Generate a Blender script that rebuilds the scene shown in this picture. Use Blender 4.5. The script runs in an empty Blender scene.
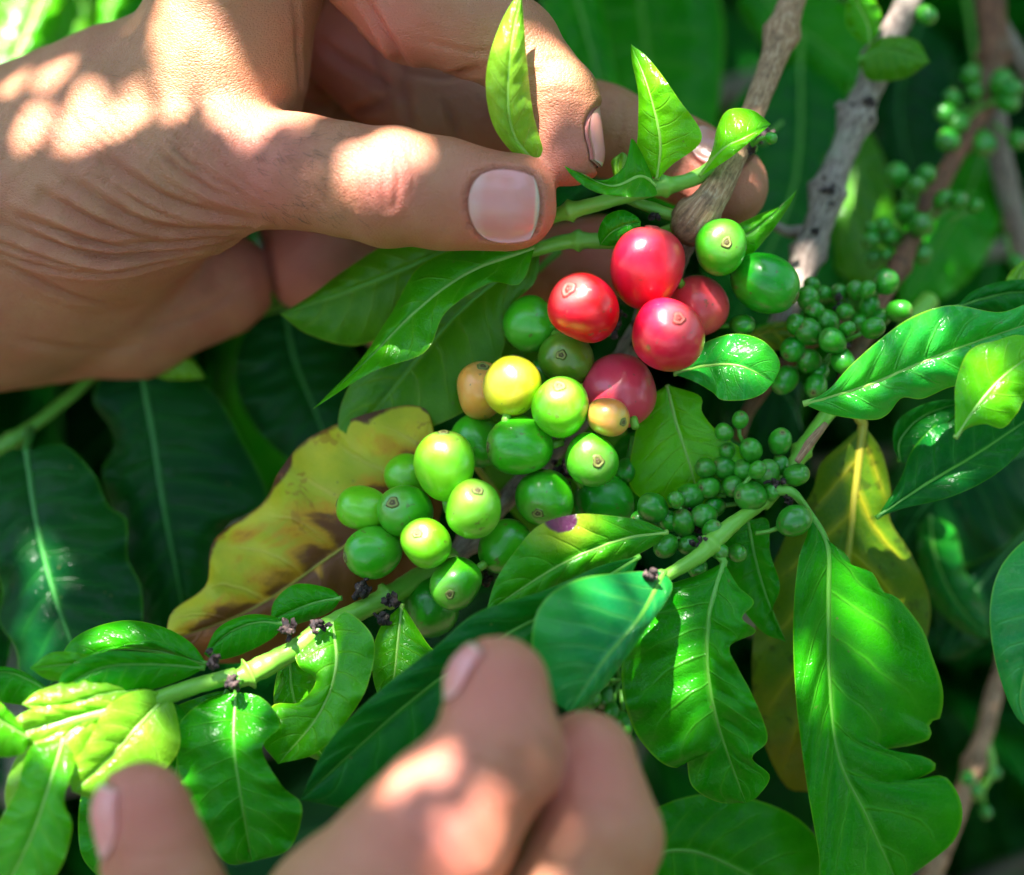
import bpy, math, random
import numpy as np
random.seed(7); RNG = np.random.default_rng(7)
scene = bpy.context.scene
COL = scene.collection
MM = 0.001
PITCH = math.radians(35)
RM = np.array([[1, 0, 0],
               [0, math.sin(PITCH), -math.cos(PITCH)],
               [0, math.cos(PITCH), math.sin(PITCH)]])      # columns: right, up, back (towards the camera)
D0 = 500.0; PX = 0.2; HGT = 1.1

def V(px, py, d=0.0):
    """measured picture position and depth behind the focus plane -> millimetres (right, up, towards camera)"""
    px = np.asarray(px, float); py = np.asarray(py, float); d = np.asarray(d, float)
    s = PX * (D0 + d) / D0
    return np.stack(np.broadcast_arrays((px - 512) * s, (437.5 - py) * s, -d), -1)
def RP(r, d=0.0): return r * PX * (D0 + d) / D0
def W(v): return (np.asarray(v) * MM) @ RM.T + np.array([0, 0, HGT])

ORG = {}
def empty(name, base, label, cat, group=None, kind=None):
    o = bpy.data.objects.new(name, None); COL.objects.link(o)
    o.empty_display_size = 0.01
    o.location = W(base); ORG[o] = np.asarray(base, float)
    tag(o, label, cat, group, kind); return o
def tag(o, label=None, cat=None, group=None, kind=None):
    if label: o['label'] = label
    if cat: o['category'] = cat
    if group: o['group'] = group
    if kind: o['kind'] = kind
def mesh_from(name, verts, faces, mats, uv=None, midx=None, smooth=True):
    me = bpy.data.meshes.new(name)
    me.from_pydata(np.asarray(verts, float).tolist(), [], faces if isinstance(faces, list) else faces.tolist())
    for m in (mats if isinstance(mats, (list, tuple)) else [mats]): me.materials.append(m)
    if smooth: me.polygons.foreach_set('use_smooth', [True] * len(me.polygons))
    if midx is not None: me.polygons.foreach_set('material_index', list(midx))
    if uv is not None:
        l = me.uv_layers.new(name='UVMap')
        vi = np.empty(len(me.loops), dtype=np.int32); me.loops.foreach_get('vertex_index', vi)
        l.data.foreach_set('uv', np.asarray(uv, float)[vi].ravel())
    me.update(); return me
def mk(name, verts, faces, mats, parent=None, uv=None, midx=None, smooth=True, origin=None):
    """verts in view millimetres; linked as ONE mesh object"""
    base = ORG[parent] if parent is not None else (np.asarray(origin, float) if origin is not None else np.zeros(3))
    wv = (np.asarray(verts) - base) * MM @ RM.T
    o = bpy.data.objects.new(name, mesh_from(name, wv, faces, mats, uv, midx, smooth)); COL.objects.link(o)
    if parent is not None: o.parent = parent
    else: o.location = W(base)
    ORG[o] = base
    return o

# ------------------------------------------------------------------ splines, tubes
def spline(pts, n):
    P = np.asarray(pts, float)
    if len(P) == 2:
        t = np.linspace(0, 1, n)[:, None]; return P[0] * (1 - t) + P[1] * t
    Q = np.vstack([2 * P[0] - P[1], P, 2 * P[-1] - P[-2]])
    out = []
    for i in range(1, len(Q) - 2):
        p0, p1, p2, p3 = Q[i - 1:i + 3]
        t = np.linspace(0, 1, 17)[:-1, None]
        out.append(0.5 * (2 * p1 + (p2 - p0) * t + (2 * p0 - 5 * p1 + 4 * p2 - p3) * t ** 2 + (3 * p1 - p0 - 3 * p2 + p3) * t ** 3))
    out = np.vstack(out + [P[-1:]])
    L = np.r_[0, np.cumsum(np.linalg.norm(np.diff(out[:, :2], axis=0), axis=1) + 1e-9)]
    L /= L[-1]; t = np.linspace(0, 1, n)
    return np.stack([np.interp(t, L, out[:, k]) for k in range(out.shape[1])], -1)
def tube(pts, rad, ns=12, rough=0.0, seed=0):
    """pts Nx3 mm, rad N mm -> verts, quads, uv"""
    P = np.asarray(pts, float); n = len(P); rad = np.broadcast_to(rad, (n,))
    T = np.gradient(P, axis=0); T /= np.linalg.norm(T, axis=1)[:, None] + 1e-12
    ref = np.array([0.13, 0.21, 1.0]); rg = np.random.default_rng(seed)
    a = np.linspace(0, 2 * np.pi, ns, endpoint=False)
    v = []; uv = []; ph = rg.uniform(0, 6, 8)
    L = np.r_[0, np.cumsum(np.linalg.norm(np.diff(P, axis=0), axis=1))]
    for i in range(n):
        X = np.cross(T[i], ref); X /= np.linalg.norm(X) + 1e-9; Y = np.cross(T[i], X)
        r = rad[i] * (1 + rough * (np.sin(3 * a + ph[0] + L[i] * .35) * .5 + np.sin(5 * a + ph[1] - L[i] * .8) * .35 + np.sin(2 * a + ph[2] + L[i] * 1.7) * .3 + np.sin(L[i] * 2.9 + ph[3]) * .2))
        v.append(P[i] + np.cos(a)[:, None] * X * r[:, None] + np.sin(a)[:, None] * Y * r[:, None])
        uv.append(np.stack([np.full(ns, L[i] * .1), a / (2 * np.pi)], -1))
    v = np.vstack(v + [P[:1], P[-1:]]); uv = np.vstack(uv + [[[0, .5]], [[L[-1] * .1, .5]]])
    f = []
    for i in range(n - 1):
        for k in range(ns):
            k2 = (k + 1) % ns; f.append([i * ns + k, i * ns + k2, (i + 1) * ns + k2, (i + 1) * ns + k])
    for k in range(ns):
        k2 = (k + 1) % ns; f.append([n * ns, k2, k]); f.append([n * ns + 1, (n - 1) * ns + k, (n - 1) * ns + k2])
    return v, f, uv
class Acc:
    def __init__(s): s.v = []; s.f = []; s.uv = []; s.m = []; s.n = 0
    def add(s, v, f, uv=None, m=0):
        s.v.append(np.asarray(v)); s.f += [[i + s.n for i in q] for q in f]; s.m += [m] * len(f)
        s.uv.append(np.asarray(uv) if uv is not None else np.zeros((len(v), 2))); s.n += len(v)
    def build(s, name, mats, parent=None, **k):
        return mk(name, np.vstack(s.v), s.f, mats, parent, uv=np.vstack(s.uv), midx=s.m, **k)

# ------------------------------------------------------------------ materials
class NT:
    def __init__(s, name):
        s.m = bpy.data.materials.new(name); s.m.use_nodes = True; s.t = s.m.node_tree; s.t.nodes.clear()
        s.out = s.n('ShaderNodeOutputMaterial')
    def n(s, ty, ins=None, **kw):
        x = s.t.nodes.new(ty)
        for k, v in kw.items(): setattr(x, k, v)
        for k, v in (ins or {}).items(): s.set(x, k, v)
        return x
    def set(s, x, k, v):
        i = x.inputs[k]
        if isinstance(v, bpy.types.Node): s.t.links.new(v.outputs[0], i)
        elif isinstance(v, bpy.types.NodeSocket): s.t.links.new(v, i)
        else:
            if isinstance(v, (tuple, list)) and len(v) == 3 and i.type == 'RGBA': v = (*v, 1)
            i.default_value = v
    def math(s, op, a, b=0.0, c=0.0, clamp=False):
        return s.n('ShaderNodeMath', {0: a, 1: b, 2: c}, operation=op, use_clamp=clamp).outputs[0]
    def mix(s, f, a, b, mode='MIX'):
        return s.n('ShaderNodeMix', {0: f, 6: a, 7: b}, data_type='RGBA', blend_type=mode).outputs[2]
    def noise(s, scale, co=None, detail=4.0, rough=.55, dist=0.0):
        x = s.n('ShaderNodeTexNoise', {'Scale': scale, 'Detail': detail, 'Roughness': rough, 'Distortion': dist})
        if co is not None: s.set(x, 'Vector', co)
        return x.outputs['Fac']
    def vor(s, scale, co=None, feature='F1', out='Distance', rnd=1.0):
        x = s.n('ShaderNodeTexVoronoi', {'Scale': scale, 'Randomness': rnd}, feature=feature)
        if co is not None: s.set(x, 'Vector', co)
        return x.outputs[out]
    def ramp(s, f, stops):
        x = s.n('ShaderNodeValToRGB', {0: f}); cr = x.color_ramp
        while len(cr.elements) < len(stops): cr.elements.new(.5)
        for e, (p, c) in zip(cr.elements, stops):
            e.position = p; e.color = (*c, 1) if len(c) == 3 else c
        return x.outputs[0]
    def step(s, f, a, b, lo=0.0, hi=1.0):
        return s.n('ShaderNodeMapRange', {0: f, 1: a, 2: b, 3: lo, 4: hi}, interpolation_type='SMOOTHSTEP').outputs[0]
    def bump(s, h, strength=.3, dist=.001, normal=None):
        x = s.n('ShaderNodeBump', {'Height': h, 'Strength': strength, 'Distance': dist})
        if normal is not None: s.set(x, 'Normal', normal)
        return x.outputs[0]
    def pbr(s, **k):
        m = {'base': 'Base Color', 'rough': 'Roughness', 'normal': 'Normal', 'sss': 'Subsurface Weight', 'srad': 'Subsurface Radius',
             'sscale': 'Subsurface Scale', 'spec': 'Specular IOR Level', 'coat': 'Coat Weight', 'crough': 'Coat Roughness', 'sheen': 'Sheen Weight'}
        return s.n('ShaderNodeBsdfPrincipled', {m[a]: b for a, b in k.items()})
    def done(s, sh): s.t.links.new(sh.outputs[0], s.out.inputs['Surface']); return s.m
    def obj(s): return s.n('ShaderNodeTexCoord').outputs['Object']
    def uv(s): return s.n('ShaderNodeTexCoord').outputs['UV']

def leaf_mat(name, c1, c2, vein, rim, trans=.3, rough=.3, N=9, kind=None, tcol=None, gloss=.28, spots=.5, vw=.32):
    t = NT(name); uv = t.uv(); ob = t.obj()
    sp = t.n('ShaderNodeSeparateXYZ', {0: uv}); u, v = sp.outputs[0], sp.outputs[1]
    s = t.math('MULTIPLY', t.math('ABSOLUTE', t.math('SUBTRACT', v, .5)), 2.0)
    side = t.math('MULTIPLY', t.math('GREATER_THAN', v, .5), .45)
    wob = t.math('MULTIPLY', t.math('SUBTRACT', t.noise(90, ob, 2), .5), .5)
    p = t.math('ADD', t.math('SUBTRACT', t.math('MULTIPLY', u, N), t.math('MULTIPLY', t.math('POWER', s, 1.3), 1.3)), t.math('ADD', side, wob))
    d = t.math('ABSOLUTE', t.math('SUBTRACT', t.math('FRACT', p), .5))
    line = t.math('MULTIPLY', t.step(d, .0, .07, 1, 0), t.step(s, .55, .95, 1, .0))
    halo = t.math('MULTIPLY', t.step(d, .0, .3, 1, 0), t.step(s, .4, 1.0, 1, .15))
    midm = t.step(s, .01, .07, 1, 0)
    ret = t.vor(900, ob, 'DISTANCE_TO_EDGE')
    retl = t.step(ret, 0, .12, 1, 0)
    n1 = t.noise(45, ob, 5, .6); n2 = t.noise(260, ob, 4, .6)
    base = t.mix(t.step(n1, .35, .68), c1, c2)
    base = t.mix(t.math('MULTIPLY', t.step(n2, .45, .75), .35), base, c2)
    base = t.mix(t.math('MULTIPLY', halo, vw * .6), base, vein)
    base = t.mix(t.math('MULTIPLY', line, vw), base, vein)
    base = t.mix(t.math('MULTIPLY', retl, .10), base, vein)
    base = t.mix(t.math('MULTIPLY', midm, .85), base, vein)
    base = t.mix(t.math('MULTIPLY', t.step(s, .955, .995), .7), base, rim)
    if kind == 'yellow':
        gp = t.step(t.noise(55, ob, 3, .5), .52, .66)
        base = t.mix(t.math('MULTIPLY', gp, .4), base, (.20, .34, .012))
        e = t.math('ADD', v, t.math('MULTIPLY', t.math('SUBTRACT', t.noise(48, ob, 7, .62, .8), .5), 1.5))
        e = t.math('ADD', e, t.math('MULTIPLY', halo, -.14))
        base = t.mix(t.math('MULTIPLY', t.step(e, .12, .40), .85), base, (.66, .27, .015))
        base = t.mix(t.math('MULTIPLY', t.step(e, .34, .50), .92), base, (.13, .032, .018))
        rr = t.math('ADD', s, t.math('MULTIPLY', t.math('SUBTRACT', t.noise(60, ob, 4), .5), .6))
        base = t.mix(t.step(rr, .98, 1.03), base, (.09, .022, .012))
        vv = t.math('MULTIPLY', t.step(t.noise(95, ob, 4, .6, .6), .62, .65), .85)
        base = t.mix(t.math('MULTIPLY', vv, .6), base, (.34, .11, .015))
    if kind == 'olive':
        e = t.math('ADD', u, t.math('MULTIPLY', t.math('SUBTRACT', t.noise(60, ob, 5, .6), .5), .8))
        base = t.mix(t.math('MULTIPLY', t.step(e, .62, .95), .8), base, (.26, .14, .008))
        base = t.mix(t.math('MULTIPLY', t.step(t.noise(330, ob, 3), .58, .66), .6), base, (.02, .03, .004))
    if kind == 'spotted':
        du = t.math('MULTIPLY', t.math('SUBTRACT', u, .47), 1.35); dv = t.math('MULTIPLY', t.math('SUBTRACT', v, .97), .62)
        q = t.math('SQRT', t.math('ADD', t.math('MULTIPLY', du, du), t.math('MULTIPLY', dv, dv))); q = t.math('ADD', q, t.math('MULTIPLY', t.math('SUBTRACT', n2, .5), .06))
        base = t.mix(t.step(q, .11, .30, .9, 0), base, (.30, .40, .02)); base = t.mix(t.step(q, .085, .105, 1, 0), base, (.10, .018, .065))
    if kind == 'scorched':
        rr = t.math('ADD', s, t.math('MULTIPLY', t.math('SUBTRACT', t.noise(70, ob, 5), .5), .35))
        base = t.mix(t.step(rr, 1.0, 1.07), base, (.06, .03, .01))
    # insect specks and dust
    sv = t.vor(330, ob, 'F1'); pick = t.noise(120, ob, 1)
    sm = t.math('MULTIPLY', t.step(sv, .07, .12, 1, 0), t.step(pick, .56, .6))
    base = t.mix(t.math('MULTIPLY', sm, spots), base, (.16, .13, .05))
    h = t.math('ADD', t.math('MULTIPLY', line, -.6), t.math('MULTIPLY', n2, .5))
    h = t.math('ADD', h, t.math('MULTIPLY', retl, -.12))
    h = t.math('ADD', h, t.math('MULTIPLY', t.noise(1500, ob, 2), .12))
    nb = t.bump(h, .45, .0006)
    rg = t.math('ADD', rough - .13, t.math('MULTIPLY', n2, .2))
    pb = t.pbr(base=base, rough=rg, normal=nb, spec=gloss)
    tc = t.mix(.6, base, tcol or c2, 'MIX')
    tr = t.n('ShaderNodeBsdfTranslucent', {'Color': t.mix(1.0, tc, (1.5, 1.5, 1.0), 'MULTIPLY'), 'Normal': nb})
    return t.done(t.n('ShaderNodeMixShader', {0: trans, 1: pb, 2: tr}))

M = {}
M['bright'] = leaf_mat('leaf_bright_green', (.035, .30, .003), (.075, .40, .004), (.16, .48, .02), (.28, .52, .02), .28, .27, 8, tcol=(.14, .55, .004), gloss=.25)
M['lime'] = leaf_mat('leaf_young_lime', (.13, .38, .012), (.20, .45, .02), (.28, .50, .05), (.33, .55, .03), .33, .30, 8, tcol=(.26, .55, .02), gloss=.45)
M['mid'] = leaf_mat('leaf_mid_green', (.006, .20, .002), (.026, .30, .002), (.08, .37, .02), (.13, .38, .01), .24, .25, 9, tcol=(.06, .42, .003), gloss=.17)
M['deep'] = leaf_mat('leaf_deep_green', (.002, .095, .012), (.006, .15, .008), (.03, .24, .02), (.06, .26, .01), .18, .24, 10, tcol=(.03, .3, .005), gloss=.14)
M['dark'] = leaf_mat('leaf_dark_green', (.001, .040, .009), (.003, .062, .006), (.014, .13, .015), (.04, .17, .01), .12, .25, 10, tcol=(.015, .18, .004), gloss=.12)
M['olive'] = leaf_mat('leaf_olive', (.05, .15, .004), (.11, .20, .005), (.42, .38, .015), (.14, .16, .01), .26, .38, 6, kind='olive', tcol=(.2, .3, .01), vw=.85, gloss=.25)
M['olivegreen'] = leaf_mat('leaf_olive_green', (.035, .21, .004), (.085, .28, .005), (.18, .35, .02), (.2, .35, .02), .32, .34, 8, tcol=(.18, .42, .005), gloss=.28)
M['yellow'] = leaf_mat('leaf_yellowing', (.44, .50, .015), (.70, .58, .02), (.72, .56, .10), (.30, .13, .02), .22, .40, 8, kind='yellow', tcol=(.6, .4, .03), vw=.5)
M['scorched'] = leaf_mat('leaf_scorched_edge', (.018, .24, .004), (.045, .32, .004), (.14, .43, .02), (.12, .2, .02), .26, .26, 9, kind='scorched', tcol=(.10, .45, .005), gloss=.2)
M['spotted'] = leaf_mat('leaf_purple_spot', (.020, .25, .004), (.050, .33, .004), (.14, .43, .02), (.16, .36, .02), .26, .26, 7, kind='spotted', tcol=(.10, .45, .005), gloss=.24)

M['teal'] = leaf_mat('leaf_blue_green', (.005, .19, .045), (.018, .30, .03), (.07, .38, .07), (.14, .42, .03), .22, .22, 9, tcol=(.05, .42, .03), gloss=.32, vw=.45)

M['sheen'] = leaf_mat('leaf_glossy_light_green', (.012, .36, .040), (.035, .44, .008), (.10, .48, .05), (.24, .52, .02), .26, .22, 9, tcol=(.10, .5, .01), gloss=.42)
M['vivid'] = leaf_mat('leaf_vivid_green', (.085, .46, .003), (.14, .55, .004), (.2, .55, .02), (.33, .58, .02), .30, .24, 8, tcol=(.2, .6, .005), gloss=.32)

def rib_mat(name, c, c2, rough=.38):
    t = NT(name); ob = t.obj(); n = t.noise(300, ob, 4)
    return t.done(t.pbr(base=t.mix(n, c, c2), rough=rough, normal=t.bump(n, .3, .0003), sss=.2, srad=(.5, 1, .2), sscale=.001))
M['rib_pale'] = rib_mat('midrib_pale', (.22, .46, .07), (.32, .55, .10))
M['rib_green'] = rib_mat('midrib_green', (.09, .33, .03), (.14, .40, .04))
M['rib_dark'] = rib_mat('midrib_dark', (.03, .20, .03), (.05, .26, .04))
M['rib_yellow'] = rib_mat('midrib_yellow', (.40, .36, .03), (.5, .42, .05))
M['shoot'] = rib_mat('green_shoot', (.13, .40, .03), (.25, .52, .06))
RIB = {'bright': 'rib_pale', 'lime': 'rib_pale', 'mid': 'rib_green', 'deep': 'rib_green', 'dark': 'rib_dark', 'olive': 'rib_yellow',
       'olivegreen': 'rib_green', 'yellow': 'rib_yellow', 'scorched': 'rib_pale', 'spotted': 'rib_pale', 'teal': 'rib_green', 'sheen': 'rib_pale', 'vivid': 'rib_pale'}

def bark_mat(name, a, b, c, lichen=.35):
    t = NT(name); uv = t.uv(); ob = t.obj()
    mp = t.n('ShaderNodeMapping', {'Vector': uv, 'Scale': (3.5, 26, 1)})
    st = t.noise(1.0, mp.outputs[0], 6, .65); n = t.noise(260, ob, 5, .65); n2 = t.noise(70, ob, 3)
    base = t.ramp(st, [(.3, a), (.52, b), (.7, c)])
    base = t.mix(t.math('MULTIPLY', t.step(n, .5, .68), .6), base, a)
    base = t.mix(t.math('MULTIPLY', t.step(n2, .52, .66), lichen), base, (.33, .36, .24))
    h = t.math('ADD', st, t.math('MULTIPLY', n, .8))
    return t.done(t.pbr(base=base, rough=.72, normal=t.bump(h, .6, .0009), spec=.4))
M['bark'] = bark_mat('bark_tan', (.12, .06, .035), (.42, .22, .12), (.62, .42, .29), .12)
M['bark_grey'] = bark_mat('bark_grey', (.07, .045, .04), (.30, .22, .18), (.52, .43, .37), .5)
M['bark_red'] = bark_mat('bark_reddish', (.06, .02, .015), (.22, .085, .045), (.36, .17, .09), .2)
t = NT('dried_scrap'); n = t.noise(900, t.obj(), 4)
M['scrap'] = t.done(t.pbr(base=t.ramp(n, [(.35, (.012, .008, .012)), (.6, (.07, .04, .035)), (.75, (.3, .2, .14))]), rough=.8, normal=t.bump(n, .8, .0006)))

def cherry_mat(name, body, body2, tip, streak, ripe=True):
    t = NT(name); uv = t.uv(); ob = t.obj()
    sp = t.n('ShaderNodeSeparateXYZ', {0: uv}); v = sp.outputs[1]
    mp = t.n('ShaderNodeMapping', {'Vector': uv, 'Scale': (14, 2.2, 1)})
    rnd = t.n('ShaderNodeObjectInfo').outputs['Random']
    co = t.n('ShaderNodeVectorMath', {0: ob, 1: t.n('ShaderNodeCombineXYZ', {0: rnd, 1: rnd, 2: rnd}).outputs[0]}, operation='ADD').outputs[0]
    st = t.noise(1.0, mp.outputs[0], 5, .6); n = t.noise(130, co, 4, .55); f = t.noise(1800, co, 3, .6)
    base = t.mix(t.step(n, .36, .66), body, body2)
    base = t.mix(t.math('MULTIPLY', t.step(st, .5, .72), .28), base, streak)
    base = t.mix(t.step(t.math('ADD', v, t.math('MULTIPLY', t.math('SUBTRACT', n, .5), .15)), .08, .23, .75, 0), base, tip)
    sv = t.vor(2600, co, 'F1')
    base = t.mix(t.math('MULTIPLY', t.step(sv, .1, .22, 1, 0), .22), base, tip)
    base = t.mix(t.math('MULTIPLY', t.step(t.noise(75, co, 3, .5), .45, .65), .38), base, streak)
    hs = t.n('ShaderNodeHueSaturation', {'Hue': t.math('ADD', .494, t.math('MULTIPLY', rnd, .009)), 'Value': t.math('ADD', .95, t.math('MULTIPLY', rnd, .22)), 'Color': base}); base = hs.outputs[0]
    bl = t.math('MULTIPLY', t.step(t.noise(420, co, 3, .6), .64, .70), .6)
    base = t.mix(bl, base, (.16, .11, .04))
    h = t.math('ADD', t.math('MULTIPLY', st, .6), t.math('MULTIPLY', f, .25))
    return t.done(t.pbr(base=base, rough=t.math('ADD', .24, t.math('MULTIPLY', n, .16)), normal=t.bump(h, .25, .0005), sss=.35,
                        srad=(1, .35, .15) if ripe else (.5, 1, .2), sscale=.0018, spec=.55, coat=.35, crough=.16))
M['red'] = cherry_mat('cherry_skin_red', (.68, .002, .014), (.78, .003, .035), (.72, .10, .09), (.80, .03, .07))
M['pinkred'] = cherry_mat('cherry_skin_pink_red', (.74, .02, .06), (.78, .05, .07), (.68, .16, .1), (.80, .10, .12))
M['orange'] = cherry_mat('cherry_skin_orange', (.68, .30, .05), (.66, .17, .07), (.62, .45, .06), (.7, .4, .15))
M['peach'] = cherry_mat('cherry_skin_peach', (.78, .30, .05), (.76, .40, .04), (.6, .28, .08), (.78, .42, .12))
M['yell'] = cherry_mat('cherry_skin_yellow', (.64, .54, .012), (.5, .54, .015), (.5, .36, .04), (.62, .5, .08))
M['gr_light'] = cherry_mat('cherry_skin_light_green', (.10, .50, .004), (.17, .56, .006), (.26, .46, .05), (.24, .5, .04), False)
M['gr'] = cherry_mat('cherry_skin_green', (.025, .36, .004), (.055, .44, .005), (.15, .34, .04), (.11, .40, .03), False)
M['gr_olive'] = cherry_mat('cherry_skin_olive_green', (.09, .30, .01), (.17, .27, .01), (.18, .24, .03), (.14, .3, .02), False)
M['gr_deep'] = cherry_mat('cherry_skin_deep_green', (.008, .26, .005), (.02, .33, .005), (.10, .25, .03), (.06, .3, .02), False)
M['berry'] = cherry_mat('berry_skin_green', (.012, .20, .008), (.03, .28, .008), (.08, .26, .03), (.05, .27, .02), False)
for nm, key, core, ring, outer in [('calyx_scar', 'calyx', (.10, .07, .02), (.25, .27, .06), (.13, .30, .02)), ('calyx_scar_ripe', 'calyx_red', (.30, .03, .02), (.60, .13, .10), (.58, .04, .05))]:
    t = NT(nm); n = t.noise(1600, t.obj(), 4); sp = t.n('ShaderNodeSeparateXYZ', {0: t.uv()}); v = sp.outputs[1]
    v = t.math('ADD', v, t.math('MULTIPLY', t.math('SUBTRACT', n, .5), .03))
    base = t.ramp(t.math('MULTIPLY', v, 5.0), [(.0, ring), (.14, core), (.36, core), (.5, ring), (.68, ring), (.80, core), (.97, outer)])
    M[key] = t.done(t.pbr(base=base, rough=.6, normal=t.bump(n, .5, .0003)))

# skin
def skin_mat():
    t = NT('skin'); ob = t.obj()
    n1 = t.noise(28, ob, 4, .6); n2 = t.noise(160, ob, 5, .6); n3 = t.noise(700, ob, 3, .6)
    base = t.mix(t.step(n1, .38, .66), (.41, .172, .082), (.43, .142, .080))
    base = t.mix(t.math('MULTIPLY', t.step(n2, .4, .7), .5), base, (.48, .220, .112))
    base = t.mix(t.math('MULTIPLY', t.step(t.noise(420, ob, 3), .58, .70), .35), base, (.33, .12, .065))
    at = t.n('ShaderNodeAttribute', attribute_name='crease').outputs['Fac']
    base = t.mix(t.math('MULTIPLY', at, .55), base, (.28, .085, .05))
    pk = t.n('ShaderNodeAttribute', attribute_name='flush').outputs['Fac']
    base = t.mix(t.math('MULTIPLY', pk, .75), base, (.56, .150, .115))
    mp = t.n('ShaderNodeMapping', {'Vector': ob, 'Rotation': (0, .6, .3), 'Scale': (1.0, 1.0, 1.9)})
    cell = t.vor(1150, mp.outputs[0], 'DISTANCE_TO_EDGE'); c2 = t.vor(420, mp.outputs[0], 'DISTANCE_TO_EDGE')
    h = t.math('ADD', t.math('MULTIPLY', t.step(cell, 0, .22), .5), t.math('MULTIPLY', t.step(c2, 0, .10), .3))
    h = t.math('ADD', h, t.math('MULTIPLY', n3, .5))
    nb = t.bump(h, .42, .0005)
    return t.done(t.pbr(base=base, rough=t.math('ADD', .42, t.math('MULTIPLY', n2, .15)), normal=nb, sss=.35, srad=(1, .32, .18), sscale=.0015, spec=.42))
M['skin'] = skin_mat()
t = NT('nail'); uv = t.uv(); sp = t.n('ShaderNodeSeparateXYZ', {0: uv}); u, v = sp.outputs[0], sp.outputs[1]
mp = t.n('ShaderNodeMapping', {'Vector': uv, 'Scale': (.6, 40, 1)}); rdg = t.noise(1.0, mp.outputs[0], 3)
base = t.mix(t.step(u, .05, .26, .55, 0), (.68, .26, .235), (.70, .42, .38))
base = t.mix(t.math('MULTIPLY', t.step(t.noise(260, t.obj(), 3), .45, .7), .3), base, (.70, .20, .19))
edge = t.math('ADD', u, t.math('MULTIPLY', t.math('POWER', t.math('ABSOLUTE', t.math('SUBTRACT', v, .5)), 2.0), -.25))
base = t.mix(t.step(edge, .925, .95, 0, .75), base, (.55, .46, .33))
M['nail'] = t.done(t.pbr(base=base, rough=.2, normal=t.bump(rdg, .12, .0004), sss=.25, srad=(1, .4, .3), sscale=.001, spec=.5))
t = NT('hair'); M['hair'] = t.done(t.pbr(base=(.05, .03, .02), rough=.5))
t = NT('soil'); n = t.noise(14, t.obj(), 8, .65); n2 = t.vor(60, t.obj(), 'F1', 'Color')
base = t.ramp(n, [(.3, (.018, .010, .006)), (.55, (.05, .03, .018)), (.75, (.11, .07, .04))])
M['soil'] = t.done(t.pbr(base=base, rough=.95, normal=t.bump(n, 1.0, .02)))
t = NT('litter'); n = t.noise(30, t.obj(), 5)
M['litter'] = t.done(t.pbr(base=t.ramp(n, [(.3, (.05, .025, .012)), (.6, (.16, .09, .04)), (.8, (.28, .18, .08))]), rough=.8))

# ------------------------------------------------------------------ leaves
def leaf_surface(mid, A, B, d, ea=0., eb=0., nu=44, nv=9, wave=1.15, quilt=.85, N=9, seed=0, curl=1.0):
    rg = np.random.default_rng(seed)
    mid = [tuple(p) for p in mid]; lp = sum(math.hypot(b[0] - a[0], b[1] - a[1]) for a, b in zip(mid[:-1], mid[1:])); quilt *= min(1, lp / 260); wave *= min(1, (lp + 60) / 260)
    mids = spline(mid, nu); As = spline([mid[0]] + list(A) + [mid[-1]], nu); Bs = spline([mid[0]] + list(B) + [mid[-1]], nu)
    u = np.linspace(0, 1, nu); d = np.atleast_1d(np.asarray(d, float))
    dm = np.interp(u, np.linspace(0, 1, len(d)), d) if len(d) > 1 else np.full(nu, d[0])
    if len(d) > 2:
        k = np.ones(5) / 5; pad = np.r_[[dm[0]] * 2, dm, [dm[-1]] * 2]; dm = np.convolve(pad, k, 'valid')
    env = np.sin(np.pi * np.clip(u, 0, 1)) ** .7
    rows = []; uvs = []
    fr = rg.uniform(3.5, 6.0); pa, pb = rg.uniform(0, 6.28, 2)
    for j in range(-nv, nv + 1):
        s = abs(j) / nv
        E = As if j < 0 else Bs; e = ea if j < 0 else eb; ph = pa if j < 0 else pb
        P = mids * (1 - s) + E * s
        dep = dm + env * (e * s ** 1.4 + wave * s ** 2 * (np.sin(2 * np.pi * fr * u + ph) * 1.1 + np.sin(2 * np.pi * fr * 2.1 * u + ph * 2) * .45))
        pv = u * N - s ** 1.3 * 1.3 + (.45 if j > 0 else 0) + .5
        ridge = np.abs(np.sin(np.pi * pv)) ** .6
        dep = dep - quilt * ridge * env * np.sin(np.pi * min(s * 1.02, 1)) ** .6 - curl * .6 * np.sin(np.pi * s) * env + (0.35 if s == 0 else 0)
        rows.append(V(P[:, 0], P[:, 1], dep)); uvs.append(np.stack([u, np.full(nu, .5 + .5 * j / nv)], -1))
    G = np.stack(rows, 1); UV = np.stack(uvs, 1)      # nu x (2nv+1)
    nw = 2 * nv + 1
    f = [[i * nw + j, i * nw + j + 1, (i + 1) * nw + j + 1, (i + 1) * nw + j] for i in range(nu - 1) for j in range(nw - 1)]
    return G.reshape(-1, 3), f, UV.reshape(-1, 2), G[:, nv]
LS = [0]
def L(parent, mat, mid, A, B, d, ea=0., eb=0., pet=None, rw=.75, label=None, **k):
    LS[0] += 1
    v, f, uv, ml = leaf_surface(mid, A, B, d, ea, eb, seed=LS[0] * 13, **k)
    o = mk('leaf', v, f, M[mat], parent, uv)
    if label: o['label'] = label
    pts = ml.copy(); pts[:, 2] += .05
    rw *= .72
    r = rw * (1 - .95 * np.linspace(0, 1, len(pts)))
    if pet:
        pp = spline([tuple(p) for p in pet] + [(mid[0][0], mid[0][1], np.atleast_1d(d)[0])], 10)[:-1]
        pp = V(pp[:, 0], pp[:, 1], pp[:, 2]); pts = np.vstack([pp, pts]); r = np.r_[np.linspace(rw * 1.5, rw * 1.05, len(pp)), r]
    v, f, uv = tube(pts, r, 8)
    mr = mk('midrib', v, f, M[RIB[mat]], parent, uv); mr.parent = o
    return o
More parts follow.
